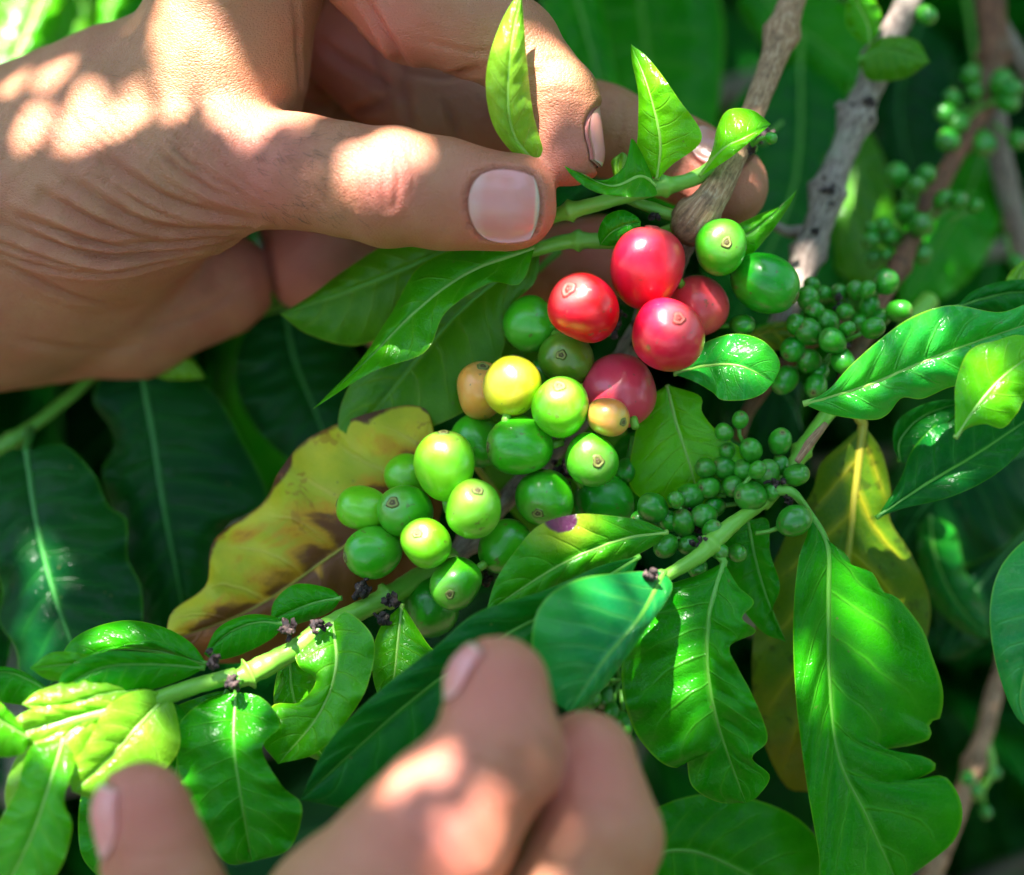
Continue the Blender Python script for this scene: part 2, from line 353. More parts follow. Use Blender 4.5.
def stem(parent, pts, rads, mat, ns=16, n=60, rough=.06, nodes=(), name='stem', label=None):
    """pts (px,py,d), rads in px; nodes: positions u with swelling"""
    P = spline(pts, n); u = np.linspace(0, 1, n)
    r = np.interp(u, np.linspace(0, 1, len(rads)), rads)
    for q in nodes: r = r * (1 + .42 * np.exp(-((u - q) / .012) ** 2) + .16 * np.exp(-((u - q) / .035) ** 2))
    v, f, uv = tube(V(P[:, 0], P[:, 1], P[:, 2]), RP(r, P[:, 2]), ns, rough, seed=int(abs(pts[0][0])) + 3)
    o = mk(name, v, f, M[mat], parent, uv)
    if label: o['label'] = label
    return o
def scraps(parent, spots, name='dried_flower_remains'):
    """crumbled dry flower and bract remains at a node"""
    a = Acc(); rg = np.random.default_rng(int(spots[0][0]))
    for (x, y, d, rr, cnt) in spots:
        for i in range(cnt):
            c = V(x + rg.normal() * rr * .5, y + rg.normal() * rr * .5, d + rg.normal() * .8)
            n = 7; dirv = rg.normal(size=3); dirv /= np.linalg.norm(dirv); ln = rg.uniform(.8, 2.6)
            P = c + dirv * np.linspace(-.5, .5, n)[:, None] * ln + rg.normal(size=(n, 3)) * .12
            a.add(*tube(P, np.array([.1, .35, .5, .55, .45, .3, .1]) * rg.uniform(.7, 1.5), 6, .4, seed=i)[:3])
    return a.build(name, M['scrap'], parent)

# ------------------------------------------------------------------ fruit
def fruit_mesh(R, e=1.08, nu=40, nv=28, seed=0, flat=.055, tipr=.17, ridge=0.0):
    rg = np.random.default_rng(seed)
    th = np.linspace(0, np.pi, nv); ph = np.linspace(0, 2 * np.pi, nu, endpoint=False)
    T, Pp = np.meshgrid(th, ph, indexing='ij'); e = e * rg.uniform(1.0, 1.07)
    p0 = rg.uniform(0, 6, 4)
    rr = R * (1 + flat * np.cos(2 * Pp + p0[0]) * np.sin(T) ** 2 + .032 * np.sin(3 * Pp + p0[1] + 2 * T) * np.sin(T) + .03 * np.cos(T * 2 + p0[2]))
    if ridge: rr = rr * (1 - ridge * np.abs(np.sin(4 * Pp + p0[3])) ** 6 * np.sin(T) ** 1.0)
    sT = np.sin(T) ** .9 * (1 + .05 * np.cos(T))
    z = np.cos(T) * R * e
    z -= .06 * R * np.exp(-(T / .23) ** 2)
    X = rr * sT * np.cos(Pp); Y = rr * sT * np.sin(Pp)
    v = np.stack([X, Y, z], -1).reshape(-1, 3)
    f = [[i * nu + k, i * nu + (k + 1) % nu, (i + 1) * nu + (k + 1) % nu, (i + 1) * nu + k] for i in range(nv - 1) for k in range(nu)]
    uv = np.stack([Pp / (2 * np.pi), T / np.pi], -1).reshape(-1, 2)
    return v, f, uv
def calyx_mesh(R, e, s=None):
    s = s or .17 + .08 * ((R * 7919) % 1.0)
    prof = [(0, .012), (.035, .03), (.06, .012), (.09, .005), (.115, .030), (.145, .036), (.175, .016), (.20, -.02)]
    z0 = R * e * .955; nu = 20; v = []; k = s / .17
    for (a, b) in prof:
        for q in range(nu):
            an = 2 * np.pi * q / nu; ra = max(a, .004) * R * k * (1 + .10 * math.sin(3 * an + R * 40) + .08 * math.sin(5 * an + R * 9) + .09 * math.sin(2 * an + R * 23))
            v.append((ra * math.cos(an), ra * math.sin(an), z0 + b * R * k - .5 * ra * ra / R))
    n = len(prof)
    f = [[i * nu + q, i * nu + (q + 1) % nu, (i + 1) * nu + (q + 1) % nu, (i + 1) * nu + q] for i in range(n - 1) for q in range(nu)]
    uv = np.array([[q / nu, a] for (a, b) in prof for q in range(nu)])
    return np.array(v), f, uv
def axis_rot(ax, spin):
    ax = np.asarray(ax, float); ax /= np.linalg.norm(ax)
    wv = RM @ ax
    ref = np.array([0.2, 0.9, 0.3]); x = np.cross(ref, wv); x /= np.linalg.norm(x); y = np.cross(wv, x)
    c, s = math.cos(spin), math.sin(spin)
    from mathutils import Matrix
    X = x * c + y * s; Y = -x * s + y * c
    return Matrix([[X[0], Y[0], wv[0]], [X[1], Y[1], wv[1]], [X[2], Y[2], wv[2]]]).to_euler()
def cherry(x, y, r, d, mat, ax, label, e=1.08, ridge=0., group='green unripe coffee cherries'):
    """ax: (dx,dy) pixel offset of the calyx from the centre, or a 3-vector (right, up, towards camera)"""
    if len(ax) == 2:
        a = np.array([ax[0] / r, -ax[1] / r]); q = a @ a
        if q > .95: a *= math.sqrt(.95 / q); q = .95
        ax = (a[0], a[1], math.sqrt(1 - q))
    R = RP(r, d); seed = int(x * 7 + y)
    v, f, uv = fruit_mesh(R, e, seed=seed, ridge=ridge)
    me = mesh_from('coffee_cherry', v * MM, f, M[mat], uv)
    o = bpy.data.objects.new('coffee_cherry', me); COL.objects.link(o)
    o.location = W(V(x, y, d)); o.rotation_euler = axis_rot(ax, seed % 6)
    tag(o, label, 'coffee cherry', group)
    cv, cf, cu = calyx_mesh(R, v[0, 2] / R / .955 + .04)
    c = bpy.data.objects.new('calyx_scar', mesh_from('calyx_scar', cv * MM, cf, M['calyx_red' if mat in ('red', 'pinkred') else 'calyx'], cu)); COL.objects.link(c); c.parent = o
    # short stalk at the far end
    P = np.array([[0, 0, -R * e * .96], [.2, .1, -R * e - 1.0], [.3, .3, -R * e - 2.4]])
    sv, sf, _ = tube(P, [1.0, .9, .8], 8)
    s = bpy.data.objects.new('stalk', mesh_from('stalk', sv * MM, sf, M['shoot'])); COL.objects.link(s); s.parent = o
    return o
BERRY = {}
def berries(parent, lst, d, toward, mats='berry'):
    """small unripe berries, parts of their branch; toward = node pixel the tips point away from"""
    rg = np.random.default_rng(len(lst))
    for (x, y, r) in lst:
        dd = d + rg.uniform(-3, 3); R = RP(r * rg.uniform(.98, 1.2), dd)
        dx, dy = x - toward[0], y - toward[1]; q = math.hypot(dx, dy) + 1e-6
        a = np.array([dx / q * .6 + rg.normal() * .2, -dy / q * .6 + rg.normal() * .2, .65 + rg.normal() * .15])
        v, f, uv = fruit_mesh(1.0, 1.22, 22, 16, seed=int(x + y), flat=.03)
        a /= np.linalg.norm(a); x_ = np.cross([.3, .9, .2], a); x_ /= np.linalg.norm(x_); y_ = np.cross(a, x_)
        B = np.stack([x_, y_, a]); acc = Acc(); c = V(x, y, dd)
        acc.add((v * R * .95) @ B + c, f, uv, 0)
        cv, cf, cu = calyx_mesh(1.0, 1.22, .28); acc.add((cv * R * .95) @ B + c, cf, cu, 1)
        tv = V(toward[0], toward[1], d + 3); b0 = c - a * R * 1.1; dirn = tv - b0; ln = min(np.linalg.norm(dirn), 5.0)
        dirn = dirn / (np.linalg.norm(dirn) + 1e-9); P = np.array([b0 + a * .4, b0 + (dirn * .5 - a * .5) * ln * .5, b0 + dirn * ln])
        sv, sf, su = tube(P, [.5, .45, .45], 6); acc.add(sv, sf, su, 2)
        acc.build('berry', [M['berry'], M['calyx'], M['rib_green']], parent)

# ------------------------------------------------------------------ hands: smooth distance field + surface nets
def cone_d(p, a, b, ra, rb):
    ba = b - a; l2 = ba @ ba
    h = np.clip((p - a) @ ba / l2, 0, 1)
    q = p - a - h[:, None] * ba
    return np.sqrt((q * q).sum(1)) - (ra + (rb - ra) * h)
def smin(a, b, k):
    h = np.maximum(k - np.abs(a - b), 0) / k
    return np.minimum(a, b) - h * h * h * k / 6.0
class Field:
    def __init__(s): s.body = []; s.kb = 8; s.chains = []
    def chain(s, pts): return [(V(x, y, d), RP(r, d)) for (x, y, d, r) in pts]
    def __call__(s, p):
        def ch(c, k):
            o = None
            for (a, ra), (b, rb) in zip(c[:-1], c[1:]):
                q = cone_d(p, a, b, ra, rb); o = q if o is None else smin(o, q, k)
            return o
        body = None
        for c in s.body:
            q = ch(c, 6); body = q if body is None else smin(body, q, s.kb)
        out = body
        for (c, kk, ki) in s.chains:
            q = ch(c, ki); out = smin(out, q, kk)
        return out
def surface_nets(F, lo, hi, h):
    B = 8; n = np.ceil((np.asarray(hi) - lo) / (h * B)).astype(int); lo = np.asarray(lo, float)
    I = np.stack(np.meshgrid(*[np.arange(k) for k in n], indexing='ij'), -1).reshape(-1, 3)
    c = lo + (I + .5) * B * h
    act = np.abs(F(c)) < B * h * 1.05 + 3.0; I = I[act]
    g = np.stack(np.meshgrid(*[np.arange(B + 1)] * 3, indexing='ij'), -1).reshape(-1, 3)
    cells = []; vals = []
    for st in range(0, len(I), 1500):
        blk = I[st:st + 1500]
        P = (blk[:, None, :] * B + g[None]).reshape(-1, 3)
        f = F(lo + P * h).reshape(len(blk), B + 1, B + 1, B + 1)
        cs = np.stack([f[:, i:B + i, j:B + j, k:B + k] for i in (0, 1) for j in (0, 1) for k in (0, 1)], -1)
        m = (cs.min(-1) < 0) & (cs.max(-1) >= 0)
        w = np.argwhere(m)
        cells.append(blk[w[:, 0]] * B + w[:, 1:]); vals.append(cs[m])
    cells = np.vstack(cells); vals = np.vstack(vals)
    dim = n * B + 2; key = (cells[:, 0] * dim[1] + cells[:, 1]) * dim[2] + cells[:, 2]
    o = np.argsort(key); key = key[o]; cells = cells[o]; vals = vals[o]
    corners = np.array([(i, j, k) for i in (0, 1) for j in (0, 1) for k in (0, 1)])
    acc = np.zeros((len(cells), 3)); cnt = np.zeros(len(cells))
    for a in range(8):
        for b in range(a + 1, 8):
            if np.abs(corners[a] - corners[b]).sum() != 1: continue
            fa, fb = vals[:, a], vals[:, b]; m = (fa < 0) != (fb < 0)
            t = np.where(m, fa / np.where(m, fa - fb, 1), 0)
            acc += m[:, None] * (corners[a] + t[:, None] * (corners[b] - corners[a])); cnt += m
    v = lo + (cells + acc / cnt[:, None]) * h
    strides = np.array([dim[1] * dim[2], dim[2], 1]); quads = []
    for ax in range(3):
        bi = {0: 4, 1: 2, 2: 1}[ax]; fa, fb = vals[:, 0], vals[:, bi]
        m = (fa < 0) != (fb < 0); idx = np.nonzero(m)[0]
        o1, o2 = [(1, 2), (2, 0), (0, 1)][ax]
        k0 = key[idx]; q = []
        ok = np.ones(len(idx), bool)
        for dk in (0, strides[o1], strides[o1] + strides[o2], strides[o2]):
            kk = k0 - dk; j = np.searchsorted(key, kk); j = np.minimum(j, len(key) - 1); ok &= key[j] == kk; q.append(j)
        q = np.stack(q, 1); flip = fa[idx] >= 0
        q[flip] = q[flip][:, ::-1]; quads.append(q[ok])
    return v, np.vstack(quads)
def grad(F, p, e=.3):
    g = np.stack([F(p + np.eye(3)[k] * e) - F(p - np.eye(3)[k] * e) for k in range(3)], -1)
    return g / (np.linalg.norm(g, axis=1)[:, None] + 1e-9)
def shoot(F, o, d, n=70, tmax=200):
    t = np.zeros(len(o))
    for _ in range(n): t = np.minimum(t + np.maximum(F(o + d * t[:, None]), -1) * .9, tmax)
    return o + d * t[:, None]
def onto(F, px, py):
    cam = np.array([0, 0, D0]); tgt = V(px, py, 0.0); d = tgt - cam; d /= np.linalg.norm(d, axis=-1)[:, None]
    return shoot(F, cam + d * 350, d)
def make_hand(F, lo, hi, h, creases, nails, flushes, label, group=None, origin=None, bulges=()):
    v, q = surface_nets(F, lo, hi, h)
    for _ in range(2):
        f = F(v); g = grad(F, v); v = v - np.clip(f, -.5, .5)[:, None] * g
    nrm = grad(F, v)
    disp = np.zeros(len(v)); cr = np.zeros(len(v)); fl = np.zeros(len(v))
    for (px, py, r, a) in bulges:
        c = onto(F, np.array([px]), np.array([py]))[0]; dd = np.linalg.norm(v - c, axis=1); disp += a * np.exp(-(dd / r) ** 2)
    for (pts, wd, dp, dark) in creases:
        P = spline(pts, 60); C = onto(F, P[:, 0], P[:, 1])
        keep = np.r_[True, np.linalg.norm(np.diff(C, axis=0), axis=1) < 5]; C = C[keep]
        m = np.nonzero(((v > C.min(0) - 4 * wd) & (v < C.max(0) + 4 * wd)).all(1))[0]
        if not len(m): continue
        dm = np.empty(len(m)); en = np.empty(len(m))
        for s in range(0, len(m), 20000):
            dd = np.linalg.norm(v[m[s:s + 20000], None] - C[None], axis=2); am = dd.argmin(1); dm[s:s + 20000] = dd[np.arange(len(am)), am]
            en[s:s + 20000] = np.sin(np.pi * np.clip((am + 2) / (len(C) + 3), 0, 1)) ** .5
        gsn = np.exp(-(dm / wd) ** 2) * en; ring = np.exp(-((dm - 2.0 * wd) / (1.1 * wd)) ** 2) * en
        disp[m] -= dp * gsn; disp[m] += dp * .35 * ring; cr[m] = np.maximum(cr[m], gsn * dark)
    for (px, py, r) in flushes:
        c = onto(F, np.array([px]), np.array([py]))[0]; dd = np.linalg.norm(v - c, axis=1); fl = np.maximum(fl, np.exp(-(dd / r) ** 2))
    nail_parts = []
    for (c0, ax, nn, hl, hw) in nails:
        c0 = np.asarray(c0); nn = np.asarray(nn, float); nn /= np.linalg.norm(nn); ax = np.asarray(ax, float); ax -= nn * (ax @ nn); ax /= np.linalg.norm(ax)
        b = np.cross(nn, ax); NU, NV = 26, 26
        a = np.linspace(-1, 1, NU); w = np.linspace(-1, 1, NV); A, Wd = np.meshgrid(a, w, indexing='ij')
        # rounded-rectangle plate
        su = A * np.sqrt(1 - .38 * Wd ** 2 * (A > 0) - .50 * Wd ** 2 * (A <= 0)); sw = Wd * np.sqrt(1 - .45 * A ** 2 * (A <= 0) - .26 * A ** 2 * (A > 0))
        O = c0 + (su * hl).reshape(-1, 1) * ax + (sw * hw).reshape(-1, 1) * b
        c1 = shoot(F, (c0 + nn * 30)[None], -nn[None], tmax=60)[0]; lim = (c0 + nn * 30 - c1) @ nn
        S = shoot(F, O + nn * 30, np.broadcast_to(-nn, O.shape), tmax=lim + 4.5)
        off = (.40 * (1 - Wd ** 4) * np.clip((A + 1.05) * 1.6, 0, 1)).reshape(-1) + .03 + .14 * np.clip(A.reshape(-1) - .5, 0, 1)
        top = S + nn * off[:, None]
        f = [[i * NV + j, (i + 1) * NV + j, (i + 1) * NV + j + 1, i * NV + j + 1] for i in range(NU - 1) for j in range(NV - 1)]
        # closed plate: rim pulled down into the skin
        bot = top - nn * .7; n0 = NU * NV
        rimi = [i * NV for i in range(NU)] + [(NU - 1) * NV + j for j in range(1, NV)] + [i * NV + NV - 1 for i in range(NU - 2, -1, -1)] + [j for j in range(NV - 2, 0, -1)]
        f += [[rimi[i], rimi[(i + 1) % len(rimi)], n0 + rimi[(i + 1) % len(rimi)], n0 + rimi[i]] for i in range(len(rimi))]
        uvn = np.stack([(A + 1) / 2, (Wd + 1) / 2], -1).reshape(-1, 2)
        nail_parts.append((np.vstack([top, bot]), f, np.vstack([uvn, uvn])))
        rimp = S.reshape(NU, NV, 3); loop = S[rimi]
        m = np.nonzero(np.linalg.norm(v - c0, axis=1) < 22)[0]
        dd = np.linalg.norm(v[m, None] - loop[None], axis=2).min(1)
        ins = np.linalg.norm(v[m, None] - S[None, ::3], axis=2).min(1)
        disp[m] -= .28 * np.exp(-(dd / .6) ** 2)
        disp[m] += .24 * np.exp(-((dd - 1.7) / .95) ** 2) * (ins > 1.1)
        disp[m] -= .5 * (ins < 1.0)
        cr[m] = np.maximum(cr[m], .3 * np.exp(-(dd / .5) ** 2))
    ln = (np.sin(v[:, 0] * .31 + v[:, 1] * .22) * np.sin(v[:, 2] * .27 + v[:, 1] * .19 + 1) + .5 * np.sin(v[:, 0] * .6 + 2 + v[:, 2] * .4) * np.sin(v[:, 1] * .7)) * .22
    v = v + nrm * (disp + ln)[:, None]
    o = mk('hand', v, q, M['skin'], None, origin=origin)
    for nm, arr in (('crease', cr), ('flush', fl)):
        at = o.data.attributes.new(nm, 'FLOAT', 'POINT'); at.data.foreach_set('value', arr.astype(np.float32))
    tag(o, label, 'hand', group)
    for (nv_, nf, nuv) in nail_parts: mk('fingernail', nv_, nf, M['nail'], o, uv=nuv)
    return o, F

# ================================================================== upper hand
SUN = np.array([-.22, .80, .56]); SUN /= np.linalg.norm(SUN)
H1 = Field(); H1.kb = 9; c = H1.chain
H1.body = [c([(-1500, 420, 70, 205), (-320, 270, 48, 160), (0, 236, 38, 150), (60, 225, 34, 138)]),
           c([(0, 215, 34, 138), (130, 150, 24, 124), (215, 75, 12, 88), (245, -40, 8, 84)]),
           c([(10, 205, 22, 96), (110, 203, 12, 92), (190, 178, 4, 72), (225, 168, 1, 64)]),
           c([(140, 170, 52, 118), (260, 70, 56, 96), (330, 40, 60, 70)])]
H1.chains = [
    (c([(-60, 335, 50, 60), (40, 312, 46, 68), (130, 306, 42, 70), (218, 284, 44, 54)]), 3.0, 6),      # heel of the hand
    (c([(300, 180, 62, 52), (316, 262, 48, 50), (390, 305, 52, 44), (470, 320, 52, 40)]), 1.5, 3),     # little finger
    (c([(330, 120, 60, 60), (400, 232, 56, 52), (520, 275, 46, 44), (600, 258, 33, 43)]), 1.6, 3),     # ring finger
    (c([(330, 10, 36, 66), (430, 108, 33, 54), (600, 128, 27, 45), (676, 158, 21, 42), (727, 186, 16, 41)]), 1.6, 3),   # middle finger
    (c([(262, -105, 6, 78), (350, -70, 4, 66), (422, 0, 4, 64), (512, 44, 0, 46), (558, 98, -3, 39), (568, 152, -4, 35)]), 2.0, 3),   # index finger
    (c([(170, 185, 8, 76), (232, 166, 2, 62), (300, 172, -3, 56), (345, 179, -5, 55.5), (390, 187, -7, 59), (445, 194, -8, 54), (507, 202, -8, 50)]), 5.0, 3)]  # thumb
rg = np.random.default_rng(3)
CR1 = []
for k in range(17):
    t_ = k / 16
    s0 = (165 - 190 * t_ + rg.normal() * 6, 118 + 125 * t_ + rg.normal() * 3); e0 = (268 - 45 * t_, 200 + 52 * t_ ** .8)
    m0 = ((s0[0] + e0[0]) / 2 - 4 - 6 * t_, (s0[1] + e0[1]) / 2 + 6 + 20 * t_ + rg.normal() * 2)
    big = k in (5, 8, 10, 12, 14)
    CR1.append(([s0, m0, e0], 1.15 if big else .7, (2.0 if big else .85) * (.6 + .5 * t_), .9 if big else .35))
for k in range(70):      # fine cross wrinkles on the back of the thumb base
    x0 = rg.uniform(10, 245); y0 = 118 + .12 * x0 * .3 + rg.uniform(-18, 52); ln = rg.uniform(12, 30)
    CR1.append(([(x0, y0), (x0 + ln * .5, y0 + ln * .42 + 1), (x0 + ln, y0 + ln * 1.05)],   .42, .3, .3))
for k in range(9):       # thumb knuckle
    x0 = 366 + k * 5.5 + rg.normal() * 1.0; b = (k - 4) * 1.2
    big = k in (3, 5, 6)
    CR1.append(([(x0 - b, 150 + abs(b) * 2), (x0 + 2 + b * .5, 178), (x0 - b, 212 - abs(b) * 2)],   .6 if big else .42, .85 if big else .4, .9 if big else .45))
for k in range(26):      # short lines along the thumb shaft
    x0 = rg.uniform(270, 470); y0 = rg.uniform(135, 232); CR1.append(([(x0, y0), (x0 + rg.normal() * 2, y0 + 7), (x0 + rg.normal() * 3 - 1, y0 + 15)], .35, .13, .1))
CR1 += [([(300, 108), (299, 60), (294, 0)], .9, .6, .6), ([(362, -5), (382, 30), (408, 72)], 1.3, 1.3, 1.2), ([(408, 72), (440, 76), (478, 70)], 1.0, .9, 1.0),
        ([(318, 40), (345, 62), (400, 92)], 1.3, 1.2, 1.2), ([(300, 100), (350, 112), (395, 95)], 1.1, 1.0, 1.1), ([(350, 20), (370, 45), (385, 95)], .8, .6, .9), ([(440, 100), (452, 120), (456, 140)], .9, .6, .9),
        ([(398, 60), (404, 95), (410, 125)], 1.2, .8, .8), ([(420, 40), (470, 52), (500, 50)], .7, .3, .3),
        ([(268, 232), (271, 270), (277, 318)], 1.2, 1.2, .9), ([(0, 262), (60, 292), (110, 306)], 1.3, .9, .7), ([(150, 330), (200, 312), (245, 285)], 1.0, .5, .4),
        ([(495, 96), (520, 78), (545, 72)], .7, .35, .3), ([(540, 62), (566, 60), (590, 72)], .6, .25, .3), ([(538, 96), (560, 92), (590, 98)], .6, .22, .3),
        ([(20, 340), (90, 350), (150, 345)], 1.2, .4, .3), ([(620, 95), (622, 120), (616, 150)], .6, .25, .3), ([(680, 128), (690, 150), (684, 185)], .5, .2, .3)]
hl = RP(34, -8)
hand1, F1 = make_hand(H1, (-420, -60, -100), (60, 118, 26), .72, CR1,
    [(V(504, 203, -18), (1, -.06, -.05), (.02, .12, 1), 6.9, 6.9), (V(590, 138, -4), (.1, -1, 0), (.96, .1, .10), 6.0, 5.4),
     (V(712, 168, 16), (.8, -.5, .1), (.25, .75, .55), 6.2, 5.8)],
    [(390, 185, 9), (500, 200, 13), (568, 150, 9), (700, 180, 14), (385, 30, 14), (260, 180, 12), (330, 60, 16), (300, 270, 14), (600, 255, 9)],
    'tanned hand from the left pinching the leafy green shoot above the red cherries',
    'hands picking coffee', origin=V(0, 236, 38), bulges=[(392, 182, 8, .8), (566, 72, 6, .5)])
hr = Acc(); rg = np.random.default_rng(5)
hx = np.r_[rg.uniform(255, 372, 170), rg.uniform(20, 240, 60)]; hy = np.r_[rg.uniform(132, 222, 170), rg.uniform(60, 130, 60)]
S_ = onto(F1, hx, hy); G_ = grad(F1, S_)
for p, g in zip(S_, G_):
    dr = np.array([.75, -.5, 0]) + rg.normal(size=3) * .3; dr -= g * (dr @ g); dr /= np.linalg.norm(dr); ln = rg.uniform(1.4, 3.0)
    s_ = np.linspace(0, 1, 4)[:, None]; P = p + dr * ln * s_ + g * (.75 * s_ * (1.25 - s_)) * ln * .45
    hr.add(*tube(P, [.03, .028, .02, .008], 4)[:2])
hr.build('hair', M['hair'], hand1)

# ================================================================== lower hand
H2 = Field(); H2.kb = 10; c = H2.chain
H2.body = [c([(300, 1120, -62, 150), (420, 1250, -58, 190), (560, 1650, -50, 165), (800, 2500, -45, 200)])]
H2.chains = [
    (c([(520, 1230, -50, 100), (700, 1080, -48, 56), (860, 1120, -40, 50), (850, 1040, -40, 46)]), 5, 3),
    (c([(470, 1150, -56, 110), (640, 1080, -50, 64), (720, 1000, -46, 52), (715, 950, -46, 46)]), 5, 3),
    (c([(420, 1100, -60, 110), (545, 960, -58, 80), (598, 838, -57, 64), (588, 762, -54, 50)]), 2.5, 3),
    (c([(300, 1060, -64, 115), (352, 935, -66, 98), (436, 832, -67, 78), (500, 752, -65, 62), (497, 690, -62, 53)]), 2.5, 4),
    (c([(250, 1150, -62, 100), (200, 1020, -62, 74), (168, 900, -63, 60), (143, 812, -62, 50)]), 5, 3)]
CR2 = [([(455 + k * 3, 742 + k * 9), (495, 752 + k * 9), (540, 765 + k * 8)], .6, .28, .4) for k in range(5)] + [([(112, 862 + k * 8), (150, 872 + k * 8), (195, 862 + k * 8)], .6, .28, .4) for k in range(4)] + [([(520, 700), (560, 760), (566, 800)], .9, .3, .4), ([(455, 735), (490, 742), (530, 760)], .8, .3, .3), ([(440, 752), (480, 765), (520, 785)], .7, .25, .3),
       ([(110, 850), (145, 858), (190, 850)], .7, .3, .3), ([(560, 800), (600, 806), (640, 812)], .7, .25, .3), ([(400, 800), (440, 840), (470, 875)], .8, .3, .3)]
hand2, F2 = make_hand(H2, (-105, -430, 20), (100, -25, 105), .9, CR2,
    [(V(492, 682, -62), (-.12, 1, .1), (-.72, .25, .25), 5.6, 5.2), (V(141, 815, -62), (-.2, 1, .0), (-.9, -.1, .35), 6.6, 6.4), (V(589, 762, -55), (-.1, 1, .1), (-.25, .3, -.8), 6.0, 5.4)],
    [(500, 690, 12), (140, 810, 12), (590, 770, 12), (430, 830, 16)],
    'blurred hand in the foreground reaching up from below under the branch',
    'hands picking coffee', origin=V(350, 1150, -60))

# ================================================================== main fruiting branch
A_ = empty('coffee_branch', V(800, -40, 30), 'tan woody coffee branch bearing the red and green cherries, sunlit leaves at its end', 'branch', 'coffee branches bearing fruit')
stem(A_, [(1010, -520, 95), (880, -230, 60), (806, -40, 34), (778, 45, 26), (752, 115, 14), (723, 178, 4), (702, 212, 1), (690, 228, 6)], [22, 19, 16, 14, 13, 13, 12, 17], 'bark', nodes=(.25, .45, .735, .985), rough=.035, name='woody_stem', n=110, label='tan brown peeling woody part of the stem')
stem(A_, [(690, 222, 6), (662, 290, 16), (625, 355, 20), (570, 430, 20), (505, 500, 19), (450, 560, 15), (412, 580, 9)], [15, 12, 12, 11, 10, 10, 9], 'bark_grey', nodes=(.2, .42, .62, .85), rough=.12, name='fruiting_stem')
stem(A_, [(452, 555, 14), (425, 574, 7), (392, 594, 2), (345, 618, -3), (318, 634, -6)], [9, 11, 10, 10, 12], 'shoot', nodes=(.5,), name='green_stem')
stem(A_, [(322, 632, -6), (285, 655, -9), (245, 676, -12), (228, 680, -13)], [12, 10, 12, 9], 'shoot', name='green_stem', nodes=(.8,))
stem(A_, [(236, 675, -13), (190, 688, -16), (140, 704, -20), (70, 722, -24), (20, 738, -26)], [8, 8.5, 8, 6, 3], 'shoot', name='green_stem', nodes=(.45,))
stem(A_, [(752, 146, 12), (722, 162, 5), (690, 180, 2), (645, 190, 0), (600, 203, -1), (560, 214, 0), (538, 224, 4)], [7, 8, 7.5, 9, 7.5, 8, 6], 'shoot', name='side_shoot', nodes=(.42, .85), label='thick green shoot held between thumb and fingers')
stem(A_, [(690, 222, 9), (655, 236, 5), (615, 241, 4), (572, 241, 5), (535, 250, 6), (505, 262, 7)], [6, 7, 8, 8, 7, 5], 'shoot', name='side_shoot', nodes=(.6,))
stem(A_, [(698, 222, 6), (672, 215, 4), (640, 204, 3), (628, 200, 3)], [7, 6, 6, 4], 'shoot', name='side_shoot')
scraps(A_, [(764, 133, 12, 7, 10), (750, 150, 8, 6, 14)])
scraps(A_, [(697, 228, 4, 10, 22), (655, 215, 2, 5, 5), (735, 262, 2, 6, 4)])
scraps(A_, [(612, 325, 10, 13, 34), (640, 345, 12, 10, 16)])
scraps(A_, [(566, 470, 10, 12, 34), (556, 500, 8, 10, 18), (590, 440, 10, 8, 10)])
scraps(A_, [(500, 545, 8, 14, 26), (478, 575, 6, 10, 12)])
scraps(A_, [(362, 588, -4, 9, 24), (392, 600, -4, 7, 14), (383, 618, -4, 6, 10)])
scraps(A_, [(288, 628, -11, 8, 16), (318, 624, -11, 6, 10)], name='leaf_scar')
scraps(A_, [(213, 661, -17, 7, 12), (233, 682, -18, 6, 12)], name='leaf_scar')
berries(A_, [(771, 138, 6), (757, 126, 4)], 4, (752, 146))
berries(A_, [(742, 325, 11), (545, 372, 15), (626, 470, 10)], 8, (650, 340))
# leaves on the pinched shoot
L(A_, 'vivid', [(657, 180), (660, 140), (648, 88), (631, 44)], [(638, 162), (638, 128), (638, 92), (632, 62)], [(672, 165), (702, 138), (678, 98), (650, 60)], [-1, -5, -7, -4], 3, -2, wave=.5, label='upright curled young leaf with a pointed corner')
L(A_, 'scorched', [(655, 186), (640, 176), (610, 186), (563, 164)], [(655, 196), (625, 197), (595, 192), (574, 178)], [(648, 166), (632, 138), (628, 160), (606, 182)], [-2, -7, -8, -10], -2, 2, wave=1.2, N=5)
L(A_, 'lime', [(538, 166), (512, 130), (509, 70), (521, -12)], [(520, 160), (493, 125), (486, 75), (500, 25)], [(545, 158), (533, 112), (527, 62), (524, 25)], [-8, -15, -19, -17], 2, 3, wave=.5, label='sunlit narrow young leaf standing beside the index finger')
L(A_, 'vivid', [(700, 176), (722, 150), (745, 138), (771, 124)], [(712, 150), (717, 128), (728, 110), (752, 110)], [(708, 172), (730, 158), (745, 146), (760, 134)], [1, -3, -5, -2], 4, -1, wave=.6, N=5)
L(A_, 'mid', [(600, 245), (612, 232), (630, 224), (641, 222)], [(598, 232), (606, 216), (622, 210), (636, 216)], [(610, 246), (622, 244), (634, 236), (640, 228)], [-1, -4, -5, -5], 1, 1, N=4, rw=.4)
L(A_, 'bright', [(700, 248), (738, 238), (764, 222), (797, 190)], [(705, 240), (738, 224), (762, 213), (786, 204)], [(710, 262), (745, 258), (768, 236), (788, 208)], [3, 4, 4, 6], 2, 2, N=4, rw=.4)
L(A_, 'lime', [(628, 186), (622, 176), (618, 166), (622, 152)], [(616, 182), (612, 168), (612, 160)], [(632, 176), (628, 160), (626, 154)], [3, 3, 4], 0, 0, N=3, rw=.3, wave=.2)
